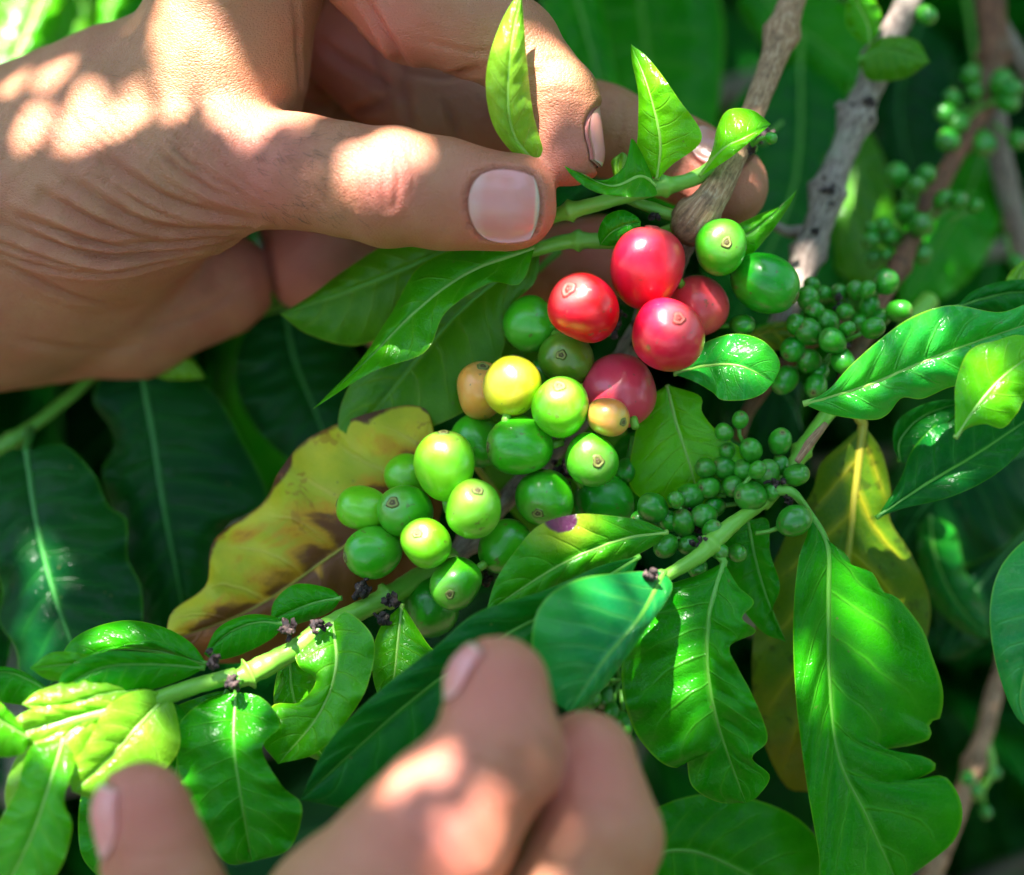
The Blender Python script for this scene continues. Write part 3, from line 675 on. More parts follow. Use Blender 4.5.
# big leaves hanging below the thumb
L(A_, 'olivegreen', [(540, 250), (470, 302), (425, 350), (380, 405), (345, 440)], [(500, 245), (430, 280), (375, 340), (345, 395), (338, 425)], [(535, 282), (508, 310), (503, 350), (478, 402), (405, 436)], [7, 11, 13, 14, 15], 3, -2, wave=.5, label='drooping olive green leaf under the glossy one')
L(A_, 'bright', [(535, 248), (470, 272), (415, 312), (365, 362), (313, 409)], [(500, 240), (425, 262), (392, 312), (362, 358), (330, 392)], [(520, 284), (490, 283), (446, 312), (425, 352), (372, 372)], [3, 3, 4, 3, 0], 6, -4, wave=1.0, label='large glossy leaf with a long drooping tip below the thumb')
L(A_, 'olivegreen', [(470, 238), (420, 262), (355, 288), (280, 314)], [(440, 236), (395, 240), (345, 270), (310, 296)], [(455, 262), (415, 312), (362, 345), (310, 335)], [14, 16, 17, 18], 2, 3, wave=.6, pet=[(520, 245, 8), (495, 240, 10)])
L(A_, 'olivegreen', [(505, 300), (530, 380), (560, 470), (600, 560)], [(480, 330), (470, 400), (490, 480), (545, 545)], [(550, 320), (600, 380), (640, 470), (640, 540)], [26, 28, 30, 30], 3, 3, pet=[(560, 250, 22)], wave=.6)
# leaves near the red cherries
L(A_, 'sheen', [(674, 374), (705, 366), (740, 366), (774, 382)], [(692, 350), (730, 334), (762, 340), (780, 362)], [(695, 382), (712, 392), (722, 400), (745, 400), (762, 394)], [4, 0, -3, -2], 2, -1, wave=.9, N=6, label='short broad glossy leaf beside the lowest red cherry')
L(A_, 'vivid', [(667, 385), (676, 422), (690, 465), (700, 506)], [(700, 396), (702, 412), (718, 432), (752, 460), (735, 490)], [(646, 402), (634, 440), (630, 486), (660, 506)], [6, 4, 4, 6], -1, 3, wave=.6, N=6, label='pale lime green leaf below the red cherries')
L(A_, 'mid', [(640, 430), (628, 470), (622, 510), (640, 545)], [(650, 450), (645, 490), (650, 520)], [(618, 440), (606, 470), (606, 520)], [14, 14, 14], 1, 1, N=5)
# yellow leaf
L(A_, 'yellow', [(436, 440), (390, 510), (325, 560), (250, 610), (166, 642)], [(424, 408), (380, 410), (312, 436), (280, 470), (262, 504), (214, 540), (206, 585), (172, 612)], [(446, 480), (425, 560), (370, 610), (310, 645), (250, 662), (195, 660)], [10, 12, 14, 15, 13], 2, 3, wave=2.0, quilt=1.3, N=9, nu=64, nv=14, pet=[(500, 500, 18), (470, 460, 13)], label='yellowing leaf with brown dying patches')
# lower left leaves
L(A_, 'mid', [(207, 664), (150, 650), (100, 652), (50, 684)], [(190, 656), (150, 640), (100, 654), (62, 676)], [(190, 642), (160, 626), (118, 621), (72, 640)], [-14, -12, -12, -14], -1, 3, wave=.3, N=6)
L(A_, 'mid', [(205, 668), (150, 664), (100, 668), (56, 692)], [(186, 678), (150, 690), (105, 698), (70, 700)], [(180, 656), (140, 652), (100, 652), (66, 668)], [-16, -19, -21, -22], 2, -1, wave=.4, N=6)
L(A_, 'mid', [(286, 624), (258, 622), (230, 632), (204, 654)], [(270, 640), (240, 655), (215, 660)], [(272, 616), (246, 615), (218, 628)], [-9, -8, -7, -6], 1, 2, wave=.3, N=5)
L(A_, 'mid', [(342, 598), (318, 602), (295, 610), (270, 620)], [(330, 612), (305, 622), (285, 626)], [(328, 588), (296, 584), (275, 600)], [-3, -1, 0, 1], 1, 2, wave=.3, N=5)
L(A_, 'mid', [(236, 692), (234, 740), (240, 790), (252, 862)], [(206, 700), (178, 726), (178, 770), (196, 820), (225, 862)], [(262, 698), (281, 724), (262, 748), (282, 786), (302, 806), (290, 848)], [-14, -19, -20, -18], 3, -2, wave=1.4, N=8, pet=[(240, 678, -14)], label='broad upright leaf hanging in front below the stem node')
L(A_, 'bright', [(333, 622), (336, 668), (318, 716), (278, 764)], [(348, 612), (374, 640), (368, 684), (350, 716), (318, 752)], [(312, 634), (296, 652), (300, 668), (316, 680), (300, 702), (272, 706), (262, 740)], [-8, -12, -14, -14], -2, 2, wave=1.0, N=8, label='chewed leaf with a ragged inner edge')
L(A_, 'bright', [(402, 604), (398, 640), (394, 676), (388, 706)], [(380, 628), (372, 660), (376, 690)], [(425, 640), (440, 664), (420, 700)], [-1, -4, -6, -6], 2, 1, wave=.4, N=6)
L(A_, 'lime', [(168, 694), (142, 722), (112, 755), (72, 792)], [(176, 712), (178, 752), (140, 790), (100, 800)], [(140, 690), (108, 706), (88, 742), (70, 770)], [-18, -24, -26, -28], 3, -2, wave=.6, N=6)
L(A_, 'lime', [(138, 690), (104, 694), (60, 706), (22, 704)], [(130, 702), (96, 716), (50, 722)], [(118, 681), (84, 678), (40, 690)], [-18, -22, -24, -26], 1, 2, wave=.5, N=6)
L(A_, 'lime', [(120, 708), (80, 716), (40, 726), (-8, 742)], [(110, 722), (70, 738), (30, 748)], [(105, 700), (70, 704), (25, 712)], [-22, -24, -26, -28], 1, -1, wave=.5, N=6)
L(A_, 'bright', [(64, 738), (48, 790), (30, 840), (0, 900)], [(30, 748), (16, 790), (-5, 830), (-20, 870)], [(74, 762), (64, 800), (72, 830), (52, 880)], [-28, -32, -34, -34], 3, -2, wave=1.4, N=7)
L(A_, 'mid', [(150, 720), (145, 780), (130, 830), (100, 880)], [(110, 730), (82, 790), (80, 850)], [(170, 730), (180, 800), (160, 850)], [-12, -14, -15, -14], 2, 2, wave=1.0, N=7)
L(A_, 'mid', [(60, 700), (30, 680), (0, 672), (-40, 690)], [(50, 710), (20, 705), (-10, 700)], [(45, 686), (20, 670), (-10, 668)], [-20, -19, -18, -18], 1, 1, wave=.8, N=5)
L(A_, 'bright', [(30, 738), (0, 720), (-30, 700), (-60, 690)], [(20, 755), (-15, 750)], [(10, 712), (-20, 690)], [-28, -30, -30], 1, 1, N=5)

L(A_, 'mid', [(165, 700), (178, 740), (172, 790), (150, 835)], [(150, 712), (150, 760), (140, 805)], [(185, 712), (202, 760), (190, 810)], [-13, -15, -15, -14], 2, 1, N=7)
L(A_, 'bright', [(150, 690), (120, 672), (80, 664), (30, 668)], [(140, 684), (90, 682), (50, 680)], [(140, 676), (100, 658), (55, 652)], [-17, -19, -20, -22], 2, 1, N=6)
L(A_, 'lime', [(95, 715), (60, 742), (30, 780), (12, 830)], [(100, 740), (66, 790), (30, 826)], [(70, 716), (25, 745), (5, 790)], [-23, -26, -28, -28], 3, 2, N=6)
L(A_, 'bright', [(290, 655), (292, 690), (305, 730), (330, 765)], [(278, 670), (275, 710), (300, 750)], [(305, 662), (325, 700), (335, 740)], [-5, -5, -4, -4], 2, 2, N=6)
L(A_, 'mid', [(228, 690), (205, 720), (165, 745), (135, 790)], [(225, 720), (195, 765), (160, 790)], [(205, 695), (160, 715), (135, 750)], [-11, -12, -12, -10], 2, 2, N=6)

GRP_R = 'ripe red coffee cherries'; GRP_T = 'half ripe coffee cherries'
cherry(647, 268, 37.5, -3, 'red', (.1, .96, .15), 'topmost ripe red cherry, directly under the pinched shoot', 1.07, group=GRP_R)
cherry(585, 309, 34.5, -8, 'red', (-16, -17), 'leftmost red cherry with its round scar facing up and left', 1.1, group=GRP_R)
cherry(699, 305, 29, 5, 'pinkred', (.5, -.5, -.4), 'paler red cherry at the right of the red ones, half hidden behind two others', 1.06, group=GRP_R)
cherry(667, 336, 35, -10, 'red', (9, -15), 'deep red cherry in front with a pale ringed scar, beside the small glossy leaf', 1.08, group=GRP_R)
cherry(620, 391, 35.5, 1, 'pinkred', (-.3, .7, -.6), 'lowest red cherry, pinkish and without a visible scar', 1.04, group=GRP_R)
cherry(608, 417, 20.5, -9, 'orange', (14, 5), 'smallest orange cherry resting against the lowest red one', 1.08, group=GRP_T)
cherry(512, 386, 28, -5, 'yell', (.15, .9, -.2), 'yellow cherry at the left above the green ones', 1.08, group=GRP_T)
cherry(481, 391, 26, 3, 'peach', (2, -22), 'peach coloured cherry tucked behind the yellow one', 1.08, group=GRP_T)
cherry(532, 325, 27, 7, 'gr', (-.7, .3, -.5), 'green cherry left of the leftmost red one', 1.06)
cherry(567, 359, 27, 3, 'gr_olive', (-6, -3), 'dull olive green cherry just below the leftmost red one', 1.02)
cherry(561, 408, 28.5, -9, 'gr_light', (-2, -20), 'bright green cherry right of the yellow one, scar on top', 1.1)
cherry(520, 446, 29, -6, 'gr', (-28, 1), 'green cherry lying sideways under the yellow one, scar at its left end', 1.12)
cherry(478, 441, 26, 7, 'gr', (-.5, .6, -.5), 'shaded green cherry behind and left of the sideways one', 1.06)
cherry(591, 460, 27.5, -7, 'gr', (6, 1), 'green cherry under the small orange one, scar facing the viewer', 1.02)
cherry(545, 497, 28, -3, 'gr', (-7, 15), 'green cherry with a dark brown scar at its lower side, centre of the cluster', 1.05)
cherry(603, 503, 28, 6, 'gr_deep', (.6, -.5, -.4), 'deep green cherry at the lower right of the cluster above the purple spotted leaf', 1.1)
cherry(445, 466, 31, -8, 'gr_light', (-1, -30), 'large ridged yellow-green cherry at the upper left of the green cluster', 1.14, ridge=.022)
cherry(473, 509, 28.5, -11, 'gr_light', (5, -18), 'plump light green cherry below the ridged one', 1.05)
cherry(406, 512, 26.5, -3, 'gr', (-11, -9), 'green cherry left of the plump one, scar at its upper left', 1.1)
cherry(364, 509, 23.5, 1, 'gr_light', (-.9, .2, -.1), 'leftmost green cherry, upper of the pair against the yellow leaf', 1.12)
cherry(373, 552, 25.5, -3, 'gr', (-24, 5), 'lower left green cherry lying sideways against the yellow leaf', 1.15)
cherry(426, 543, 25.5, -10, 'gr_light', (-8, -10), 'green cherry with a pale shining scar just above the stem', 1.03)
cherry(456, 583, 26.5, -6, 'gr', (-5, 9), 'bottom green cherry with its scar facing down, above the lower fingertip', 1.08)
cherry(505, 547, 26.5, -1, 'gr', (.6, .5, -.4), 'green cherry half covered by the purple spotted leaf', 1.06)
cherry(430, 607, 29, 7, 'gr_deep', (-.2, -.6, -.5), 'dark shaded green cherry lowest of all behind the stem', 1.05)
cherry(408, 477, 22, 6, 'gr_light', (-.5, .6, -.5), 'green cherry mostly hidden behind the ridged one', 1.08)
cherry(720, 247, 27.5, -1, 'gr', (4, -2), 'round green cherry beside the woody stem, right of the top red one', 1.03)
cherry(765, 283, 29.5, 3, 'gr_deep', (27, 14), 'oval deep green cherry farthest right, its tip pointing right', 1.18)
cherry(612, 545, 26, 16, 'gr_deep', (.3, -.6, -.5), 'deep green cherry in shadow under the one above the spotted leaf', 1.06)

# ================================================================== right hand cluster branch
E_ = empty('coffee_branch', V(838, 405, 12), 'green coffee stem with unripe berries and long hanging leaves at lower right', 'branch', 'coffee branches bearing fruit')
stem(E_, [(930, 300, 40), (880, 360, 26), (835, 405, 12), (812, 435, 8), (790, 470, 5), (762, 505, 2)], [10, 9, 8, 7.5, 8, 8], 'shoot', nodes=(.75,), name='stem')
stem(E_, [(768, 498, 2), (745, 515, -2), (720, 535, -6), (700, 555, -9), (668, 575, -12), (648, 588, -14)], [7, 7, 9.5, 8, 6.5, 6], 'shoot', nodes=(.5,), name='stem')
stem(E_, [(826, 424, 0.5), (812, 440, -1.5), (797, 462, -2.5)], [3, 5, 3], 'bark', name='bark_strip', n=20)
scraps(E_, [(745, 478, 6, 16, 22), (690, 520, 0, 16, 22)])
scraps(E_, [(776, 488, 0, 8, 12), (790, 498, 0, 6, 8)])
scraps(E_, [(700, 545, -8, 8, 10), (650, 577, -19, 7, 16)])
berries(E_, [(780, 442, 13), (751, 450, 11), (724, 432, 9), (740, 420, 8), (796, 475, 11), (781, 466, 9), (767, 474, 11), (745, 472, 11), (725, 468, 11), (706, 468, 10), (727, 452, 8),
             (709, 487, 12), (751, 496, 15), (691, 496, 12), (733, 486, 10), (715, 507, 10), (771, 492, 9)], 2, (765, 500))
berries(E_, [(704, 516, 13), (794, 521, 14), (683, 523, 13), (666, 546, 12), (653, 508, 13), (719, 551, 9), (737, 553, 8), (697, 566, 10), (676, 500, 9), (712, 530, 9), (669, 521, 10), (689, 545, 9), (757, 470, 8), (640, 520, 9)], -4, (705, 545))
berries(E_, [(611, 661, 9), (604, 696, 12), (591, 699, 10), (622, 726, 10), (600, 680, 9), (585, 715, 9), (612, 712, 8)], 12, (620, 680))
L(E_, 'mid', [(804, 505), (827, 545), (828, 600), (829, 675), (838, 755), (866, 815), (898, 884)], [(808, 530), (798, 562), (793, 625), (796, 700), (806, 780), (818, 850), (828, 915)], [(832, 545), (846, 553), (853, 566), (872, 572), (884, 592), (898, 598), (922, 628), (931, 652), (943, 690), (940, 718), (929, 722), (931, 738), (908, 746), (884, 750), (922, 756), (937, 768), (912, 782), (944, 776), (962, 806), (956, 838), (930, 862)], [0, 0, 1, 2, 2, 4, 8], -3, 4, wave=1.2, quilt=1.3, N=9, nu=80, nv=12, rw=1.1, pet=[(776, 490, 0), (792, 492, -1)], label='long bright leaf with torn notches along its right edge')
L(E_, 'mid', [(724, 562), (710, 612), (708, 664), (716, 716), (733, 768), (746, 803)], [(700, 574), (650, 594), (626, 636), (622, 686), (634, 730), (658, 760), (678, 768), (686, 758), (692, 786), (718, 802)], [(738, 586), (754, 602), (742, 618), (756, 632), (730, 646), (738, 668), (750, 690), (764, 722), (767, 742), (752, 758), (770, 776), (758, 796)], [-8, -11, -12, -12, -9, -6], 4, -1, wave=1.6, quilt=1.6, N=8, nu=80, nv=12, rw=1.1, pet=[(712, 546, -7)], label='broad leaf with chewed lower and right edges')
L(E_, 'mid', [(748, 520), (756, 560), (768, 600), (786, 642)], [(725, 540), (732, 590), (760, 630)], [(768, 520), (770, 552), (780, 586), (772, 612), (780, 632)], [5, 6, 7, 8], 1, -2, wave=.6, N=6)
L(E_, 'spotted', [(668, 532), (620, 540), (560, 565), (486, 612)], [(650, 548), (600, 572), (550, 598), (510, 618)], [(640, 520), (592, 514), (566, 516), (538, 526), (516, 550), (496, 580)], [-8, -13, -15, -16], 3, -1, wave=1.0, N=7, nu=60, label='leaf lying over the cluster with a purple dead spot on its upper edge')
sp_ = Acc()
L(E_, 'deep', [(640, 556), (560, 605), (480, 650), (400, 710), (300, 800)], [(600, 640), (540, 700), (470, 760), (390, 810)], [(600, 566), (545, 590), (478, 612), (436, 646), (380, 690), (330, 740)], [-14, -22, -24, -24, -22], 2, -2, wave=.6, N=9, nu=60, label='long dark leaf running diagonally behind the lower fingers')
L(E_, 'teal', [(664, 572), (640, 618), (605, 660), (568, 712)], [(672, 590), (646, 630), (610, 680), (586, 706)], [(630, 572), (575, 580), (540, 606), (532, 650), (548, 694)], [-14, -26, -30, -30], 2, -2, wave=.5, N=7, nu=60, rw=1.0, pet=[(652, 576, -14)], label='blue-green shining leaf just right of the lower fingertip')
L(E_, 'olive', [(863, 424), (855, 490), (846, 570), (830, 670), (808, 792)], [(846, 440), (820, 464), (812, 492), (784, 540), (758, 610), (752, 680), (764, 742), (786, 786)], [(882, 452), (891, 492), (890, 520), (912, 556), (930, 600), (925, 645), (900, 700), (850, 780)], [16, 18, 20, 22, 24], 2, 2, wave=.8, N=8, nu=60, nv=12, pet=[(850, 400, 16)], rw=1.5, label='olive leaf with yellow veins turning brown toward its tip')
L(E_, 'mid', [(620, 868), (680, 850), (740, 870), (800, 910)], [(640, 900), (700, 930), (760, 930)], [(640, 820), (690, 796), (745, 797), (800, 820), (825, 860)], [10, 12, 14, 16], 3, 2, wave=.4, N=8, label='dark leaf low under the branch')
# ================================================================== blurred branches behind, upper right
C_ = empty('coffee_branch', V(922, -30, 46), 'grey brown knobbly coffee branch in the middle of the three bare ones at upper right', 'branch', 'coffee branches bearing fruit')
stem(C_, [(1120, -480, 100), (922, -30, 48), (880, 60, 44), (858, 115, 42), (832, 180, 38), (815, 235, 35), (795, 290, 32), (772, 345, 32)], [15, 14, 14, 12, 13, 13, 12], 'bark_grey', nodes=(.66, .73, .82, .89), n=110, rough=.1)
stem(C_, [(815, 228, 35), (790, 232, 36), (770, 222, 38)], [7, 6, 4], 'bark_grey', name='twig', n=20)
stem(C_, [(868, 92, 43), (846, 108, 41), (838, 104, 40)], [6, 6, 5], 'bark_grey', name='twig', n=20)
scraps(C_, [(868, 104, 39, 11, 14), (828, 190, 34, 10, 16), (815, 240, 32, 10, 12), (885, 50, 40, 10, 10)])
L(C_, 'olivegreen', [(858, 60), (880, 50), (900, 52), (930, 62)], [(870, 80), (905, 78)], [(880, 38), (915, 40)], [38, 36, 36], 2, 2, N=4)
L(C_, 'bright', [(870, 45), (868, 25), (858, 5), (850, -20)], [(858, 40), (846, 20)], [(880, 30), (878, 5)], [40, 38, 36], 1, 1, N=4)
berries(C_, [(927, 15, 10), (764, 140, 6)], 44, (900, 10))
G_ = empty('coffee_branch', V(1000, -40, 80), 'slender reddish coffee twig farthest right with clusters of tiny green berries', 'branch', 'coffee branches bearing fruit')
stem(G_, [(985, -40, 82), (993, 30, 78), (990, 90, 74), (958, 150, 66), (930, 205, 56), (905, 255, 44), (880, 305, 30), (855, 355, 22), (838, 395, 20)], [17, 15, 11, 9, 9, 9, 8, 8, 7], 'bark_red', nodes=(.2, .4, .55, .7, .85), rough=.1)
stem(G_, [(996, 20, 78), (1020, 60, 82), (1050, 120, 90)], [10, 9, 8], 'bark_grey', n=24)
stem(G_, [(990, 90, 76), (1003, 170, 84), (1030, 280, 95)], [13, 12, 12], 'bark_grey', n=24)
stem(G_, [(880, 302, 30), (800, 350, 34), (752, 405, 34), (738, 440, 36)], [7, 7, 7, 6], 'bark_red', n=30, label='reddish twig end behind the short glossy leaf')
scraps(G_, [(872, 330, 16, 10, 10), (845, 350, 16, 8, 8), (840, 305, 14, 8, 6)])
berries(G_, [(785, 380, 13), (816, 386, 11), (809, 361, 13), (793, 349, 12), (809, 332, 12), (833, 341, 13), (827, 323, 11), (843, 361, 11), (847, 329, 8), (873, 328, 10), (808, 299, 11), (815, 311, 9), (797, 325, 10), (820, 372, 9)], 8, (838, 345))
berries(G_, [(899, 311, 11), (867, 308, 13), (855, 291, 9), (840, 293, 8), (825, 295, 9), (886, 282, 13), (812, 285, 8), (867, 290, 8), (845, 312, 9), (880, 318, 9), (858, 322, 8)], 16, (862, 318))
berries(G_, [(897, 175, 11), (915, 186, 9), (925, 176, 9), (905, 212, 11), (920, 225, 11), (890, 237, 10), (871, 240, 9), (873, 228, 7), (921, 252, 11), (873, 258, 9), (887, 256, 8), (943, 200, 9), (959, 201, 9), (975, 206, 7), (884, 225, 8)], 46, (908, 240))
berries(G_, [(948, 140, 11), (958, 123, 10), (946, 113, 9), (953, 98, 9), (983, 143, 11), (1001, 83, 11), (1008, 102, 10), (1018, 140, 11), (970, 75, 9), (975, 92, 8), (1016, 262, 8), (1012, 90, 9)], 66, (978, 110))
L(G_, 'mid', [(742, 350), (765, 330), (785, 330), (812, 332)], [(750, 352), (775, 348), (795, 346)], [(752, 330), (775, 322), (800, 324)], [26, 26, 26], 1, 1, N=4)
L(G_, 'olive', [(735, 345), (765, 332), (800, 330), (830, 338)], [(745, 352), (780, 350), (810, 346)], [(745, 334), (778, 322), (808, 324)], [22, 21, 22], 1, 1, N=4)

R_ = empty('coffee_branch', V(1110, 260, 0), 'leafy coffee branch entering from the right edge with glossy bright leaves', 'branch', 'coffee branches bearing fruit')
stem(R_, [(1200, 150, 30), (1110, 260, 6), (1075, 330, 0), (1070, 420, 4), (1090, 560, 10)], [14, 12, 11, 10, 8], 'shoot', nodes=(.4, .6))
L(R_, 'sheen', [(803, 404), (868, 385), (940, 355), (1010, 330), (1075, 310)], [(832, 415), (872, 420), (888, 414), (902, 398), (922, 399), (948, 388), (972, 382), (1000, 366), (1040, 345)], [(828, 390), (850, 366), (884, 336), (914, 316), (952, 305), (1000, 312), (1040, 300)], [-4, -8, -9, -6, 0], 3, -1, wave=1.2, quilt=1.3, N=9, nu=70, nv=12, rw=.9, label='large glossy leaf with a scalloped lower edge pointing left')
L(R_, 'vivid', [(955, 438), (978, 405), (1005, 375), (1045, 345)], [(968, 428), (985, 424), (1003, 428), (1018, 412), (1026, 398), (1050, 385)], [(955, 410), (956, 382), (970, 350), (998, 340), (1020, 335)], [-18, -17, -15, -10], 2, 0, wave=1.0, N=6, nu=50, label='short bright leaf overlapping the large glossy one')
L(R_, 'deep', [(876, 518), (925, 485), (975, 455), (1020, 425), (1070, 390)], [(905, 508), (950, 497), (990, 478), (1022, 450)], [(900, 480), (912, 450), (935, 425), (965, 400), (1020, 385)], [4, 5, 6, 8, 8], -2, 3, wave=.8, N=8, nu=50, label='dark glossy leaf with a slender pointed tip under the bright ones')
L(R_, 'deep', [(900, 462), (900, 440), (925, 415), (975, 398)], [(908, 462), (918, 445), (940, 428)], [(893, 445), (898, 420), (930, 402)], [12, 11, 10, 8], -2, -2, wave=.5, N=5)
L(R_, 'deep', [(955, 308), (985, 298), (1020, 292), (1065, 300)], [(975, 312), (1010, 318), (1040, 320)], [(975, 290), (1010, 280), (1040, 282)], [8, 9, 9, 8], 1, 1, N=6)
L(R_, 'lime', [(1005, 310), (1015, 290), (1022, 270), (1040, 250)], [(1018, 310), (1035, 290)], [(1003, 292), (1012, 270)], [16, 16, 16], 1, 1, N=4)
L(R_, 'teal', [(1095, 540), (1060, 560), (1040, 620), (1020, 700), (1040, 735)], [(1110, 600), (1090, 690), (1060, 730)], [(1045, 530), (1005, 560), (990, 605), (995, 660), (1015, 715)], [-12, -16, -18, -16, -14], 2, 2, N=8, nu=50, wave=.4, label='dark blue-green leaf cut off by the right edge')

# ================================================================== large dark leaves at left, behind
B_ = empty('coffee_branch', V(-20, 470, 50), 'shaded coffee branch with three large dark drooping leaves at the left below the upper hand', 'branch', 'leafy branches in the shade')
stem(B_, [(-80, 480, 46), (0, 447, 46), (30, 428, 46), (68, 398, 50), (130, 350, 58), (260, 310, 70), (330, 290, 78)], [9, 7, 6, 6, 6, 6, 6], 'rib_green', nodes=(.22,))
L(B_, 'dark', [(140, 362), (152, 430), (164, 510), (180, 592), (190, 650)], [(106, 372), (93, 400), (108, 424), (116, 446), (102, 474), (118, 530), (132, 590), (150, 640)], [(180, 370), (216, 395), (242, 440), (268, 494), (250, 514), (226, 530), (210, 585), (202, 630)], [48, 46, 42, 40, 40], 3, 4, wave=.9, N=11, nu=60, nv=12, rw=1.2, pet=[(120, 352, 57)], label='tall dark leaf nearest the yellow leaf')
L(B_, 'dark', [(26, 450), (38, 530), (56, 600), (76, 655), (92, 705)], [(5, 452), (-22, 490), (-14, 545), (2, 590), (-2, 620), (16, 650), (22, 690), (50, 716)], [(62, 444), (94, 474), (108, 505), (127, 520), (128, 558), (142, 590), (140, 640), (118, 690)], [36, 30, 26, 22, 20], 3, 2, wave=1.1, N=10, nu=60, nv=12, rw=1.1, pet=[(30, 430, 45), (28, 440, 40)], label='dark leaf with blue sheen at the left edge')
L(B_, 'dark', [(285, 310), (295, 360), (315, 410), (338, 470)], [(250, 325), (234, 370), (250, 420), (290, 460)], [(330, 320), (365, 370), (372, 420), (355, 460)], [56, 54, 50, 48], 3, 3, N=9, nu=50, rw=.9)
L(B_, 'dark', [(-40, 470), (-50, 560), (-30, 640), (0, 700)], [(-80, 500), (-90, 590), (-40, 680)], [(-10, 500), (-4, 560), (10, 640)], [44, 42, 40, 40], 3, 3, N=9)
L(B_, 'lime', [(150, 368), (168, 362), (184, 364), (206, 378)], [(160, 378), (185, 380)], [(165, 356), (190, 358)], [44, 42, 44], 1, 1, N=3, rw=.3)
T_ = empty('coffee_branch', V(60, -60, 90), 'bright green leafy coffee branch behind the wrist at top left', 'branch', 'leafy branches in the shade')
stem(T_, [(-60, -60, 100), (60, -50, 96), (200, -40, 100)], [9, 8, 7], 'bark_grey')
L(T_, 'bright', [(50, -50), (40, 0), (20, 50), (-10, 110)], [(10, -30), (-20, 20), (-30, 80)], [(70, -20), (52, 20), (20, 80)], [92, 84, 78, 74], 3, 3, N=7)
L(T_, 'olivegreen', [(82, -50), (72, 0), (60, 60), (56, 130)], [(50, -20), (36, 30), (36, 90)], [(110, -20), (100, 30), (80, 90)], [96, 94, 90, 86], 2, 3, N=7)
L(T_, 'bright', [(130, -50), (115, -10), (108, 20), (100, 60)], [(105, -30), (100, 0), (98, 40)], [(140, -20), (122, 15), (112, 45)], [90, 86, 84, 80], 2, 3, N=6)
L(T_, 'mid', [(190, -50), (150, 10), (120, 60), (60, 130)], [(140, -30), (105, 20), (60, 90)], [(210, -10), (180, 50), (120, 110)], [100, 98, 96, 94], 2, 3, N=7)
# big shaded leaves behind the upper right
U_ = empty('coffee_branch', V(620, -80, 110), 'coffee branch with very large smooth green leaves in the shade behind the fingertips', 'branch', 'leafy branches in the shade')
stem(U_, [(520, -120, 125), (640, -70, 120), (800, -50, 125), (960, -60, 135)], [10, 9, 8, 7], 'bark_grey')
L(U_, 'mid', [(630, -75), (640, 0), (650, 70), (668, 150), (690, 230)], [(570, -60), (540, 0), (560, 90), (620, 190)], [(700, -60), (722, 10), (722, 80), (706, 190)], [112, 98, 88, 80, 76], 6, 4, wave=.7, N=11, nu=50, nv=12, rw=.9)
L(U_, 'mid', [(560, -60), (580, 10), (594, 60), (612, 120), (630, 170)], [(540, -40), (552, 30), (575, 100), (600, 150)], [(590, -40), (606, 20), (615, 70), (630, 130)], [100, 80, 70, 64, 60], 1, 1, wave=.3, N=8, rw=1.2)
L(U_, 'deep', [(800, 60), (800, 140), (790, 200), (760, 270), (730, 330)], [(745, 90), (705, 160), (700, 240), (710, 300)], [(850, 100), (872, 180), (860, 260), (800, 320)], [92, 84, 78, 72, 70], 4, 5, wave=.8, N=10, nu=50, nv=12, rw=.8, pet=[(790, -40, 120), (800, 20, 104)])
L(U_, 'mid', [(745, -40), (775, 10), (815, 40), (880, 90)], [(740, 10), (780, 60), (840, 100)], [(790, -30), (830, -10), (880, 40)], [104, 100, 98, 96], 3, 3, N=8)
L(U_, 'olivegreen', [(850, 110), (848, 170), (858, 230), (880, 300)], [(820, 140), (812, 200), (828, 260)], [(880, 150), (898, 220), (900, 280)], [88, 80, 76, 72], 3, 3, N=8, pet=[(860, -50, 124), (855, 40, 110)])
L(U_, 'mid', [(985, 150), (965, 200), (935, 250), (900, 310)], [(950, 160), (915, 200), (895, 260)], [(1004, 190), (990, 250), (950, 295)], [92, 84, 78, 74], 3, 3, N=8, nu=50, nv=12, pet=[(960, -50, 132), (975, 60, 110)])
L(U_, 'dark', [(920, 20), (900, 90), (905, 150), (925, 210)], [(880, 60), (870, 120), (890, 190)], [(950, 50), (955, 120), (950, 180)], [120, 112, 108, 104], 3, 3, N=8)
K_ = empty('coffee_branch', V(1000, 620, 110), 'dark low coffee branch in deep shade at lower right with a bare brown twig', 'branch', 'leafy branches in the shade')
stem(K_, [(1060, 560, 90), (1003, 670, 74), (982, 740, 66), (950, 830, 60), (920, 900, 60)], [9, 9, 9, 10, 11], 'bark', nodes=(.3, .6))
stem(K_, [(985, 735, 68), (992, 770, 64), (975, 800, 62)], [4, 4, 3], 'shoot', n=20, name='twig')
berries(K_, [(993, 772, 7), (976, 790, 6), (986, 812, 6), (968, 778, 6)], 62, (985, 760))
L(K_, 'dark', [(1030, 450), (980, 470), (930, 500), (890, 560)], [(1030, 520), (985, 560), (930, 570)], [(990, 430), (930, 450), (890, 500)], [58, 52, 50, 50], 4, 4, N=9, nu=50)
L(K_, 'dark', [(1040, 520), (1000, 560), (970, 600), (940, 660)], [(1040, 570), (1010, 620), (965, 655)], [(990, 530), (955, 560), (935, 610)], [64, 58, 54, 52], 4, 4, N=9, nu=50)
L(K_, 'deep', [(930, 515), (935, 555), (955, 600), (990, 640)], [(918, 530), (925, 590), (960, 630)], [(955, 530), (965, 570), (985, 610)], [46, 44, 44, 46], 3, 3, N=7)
L(K_, 'dark', [(800, 430), (790, 400), (760, 380), (720, 400)], [(810, 470), (770, 480), (730, 450)], [(800, 380), (760, 360), (725, 375)], [48, 46, 46, 48], 3, 3, N=7)

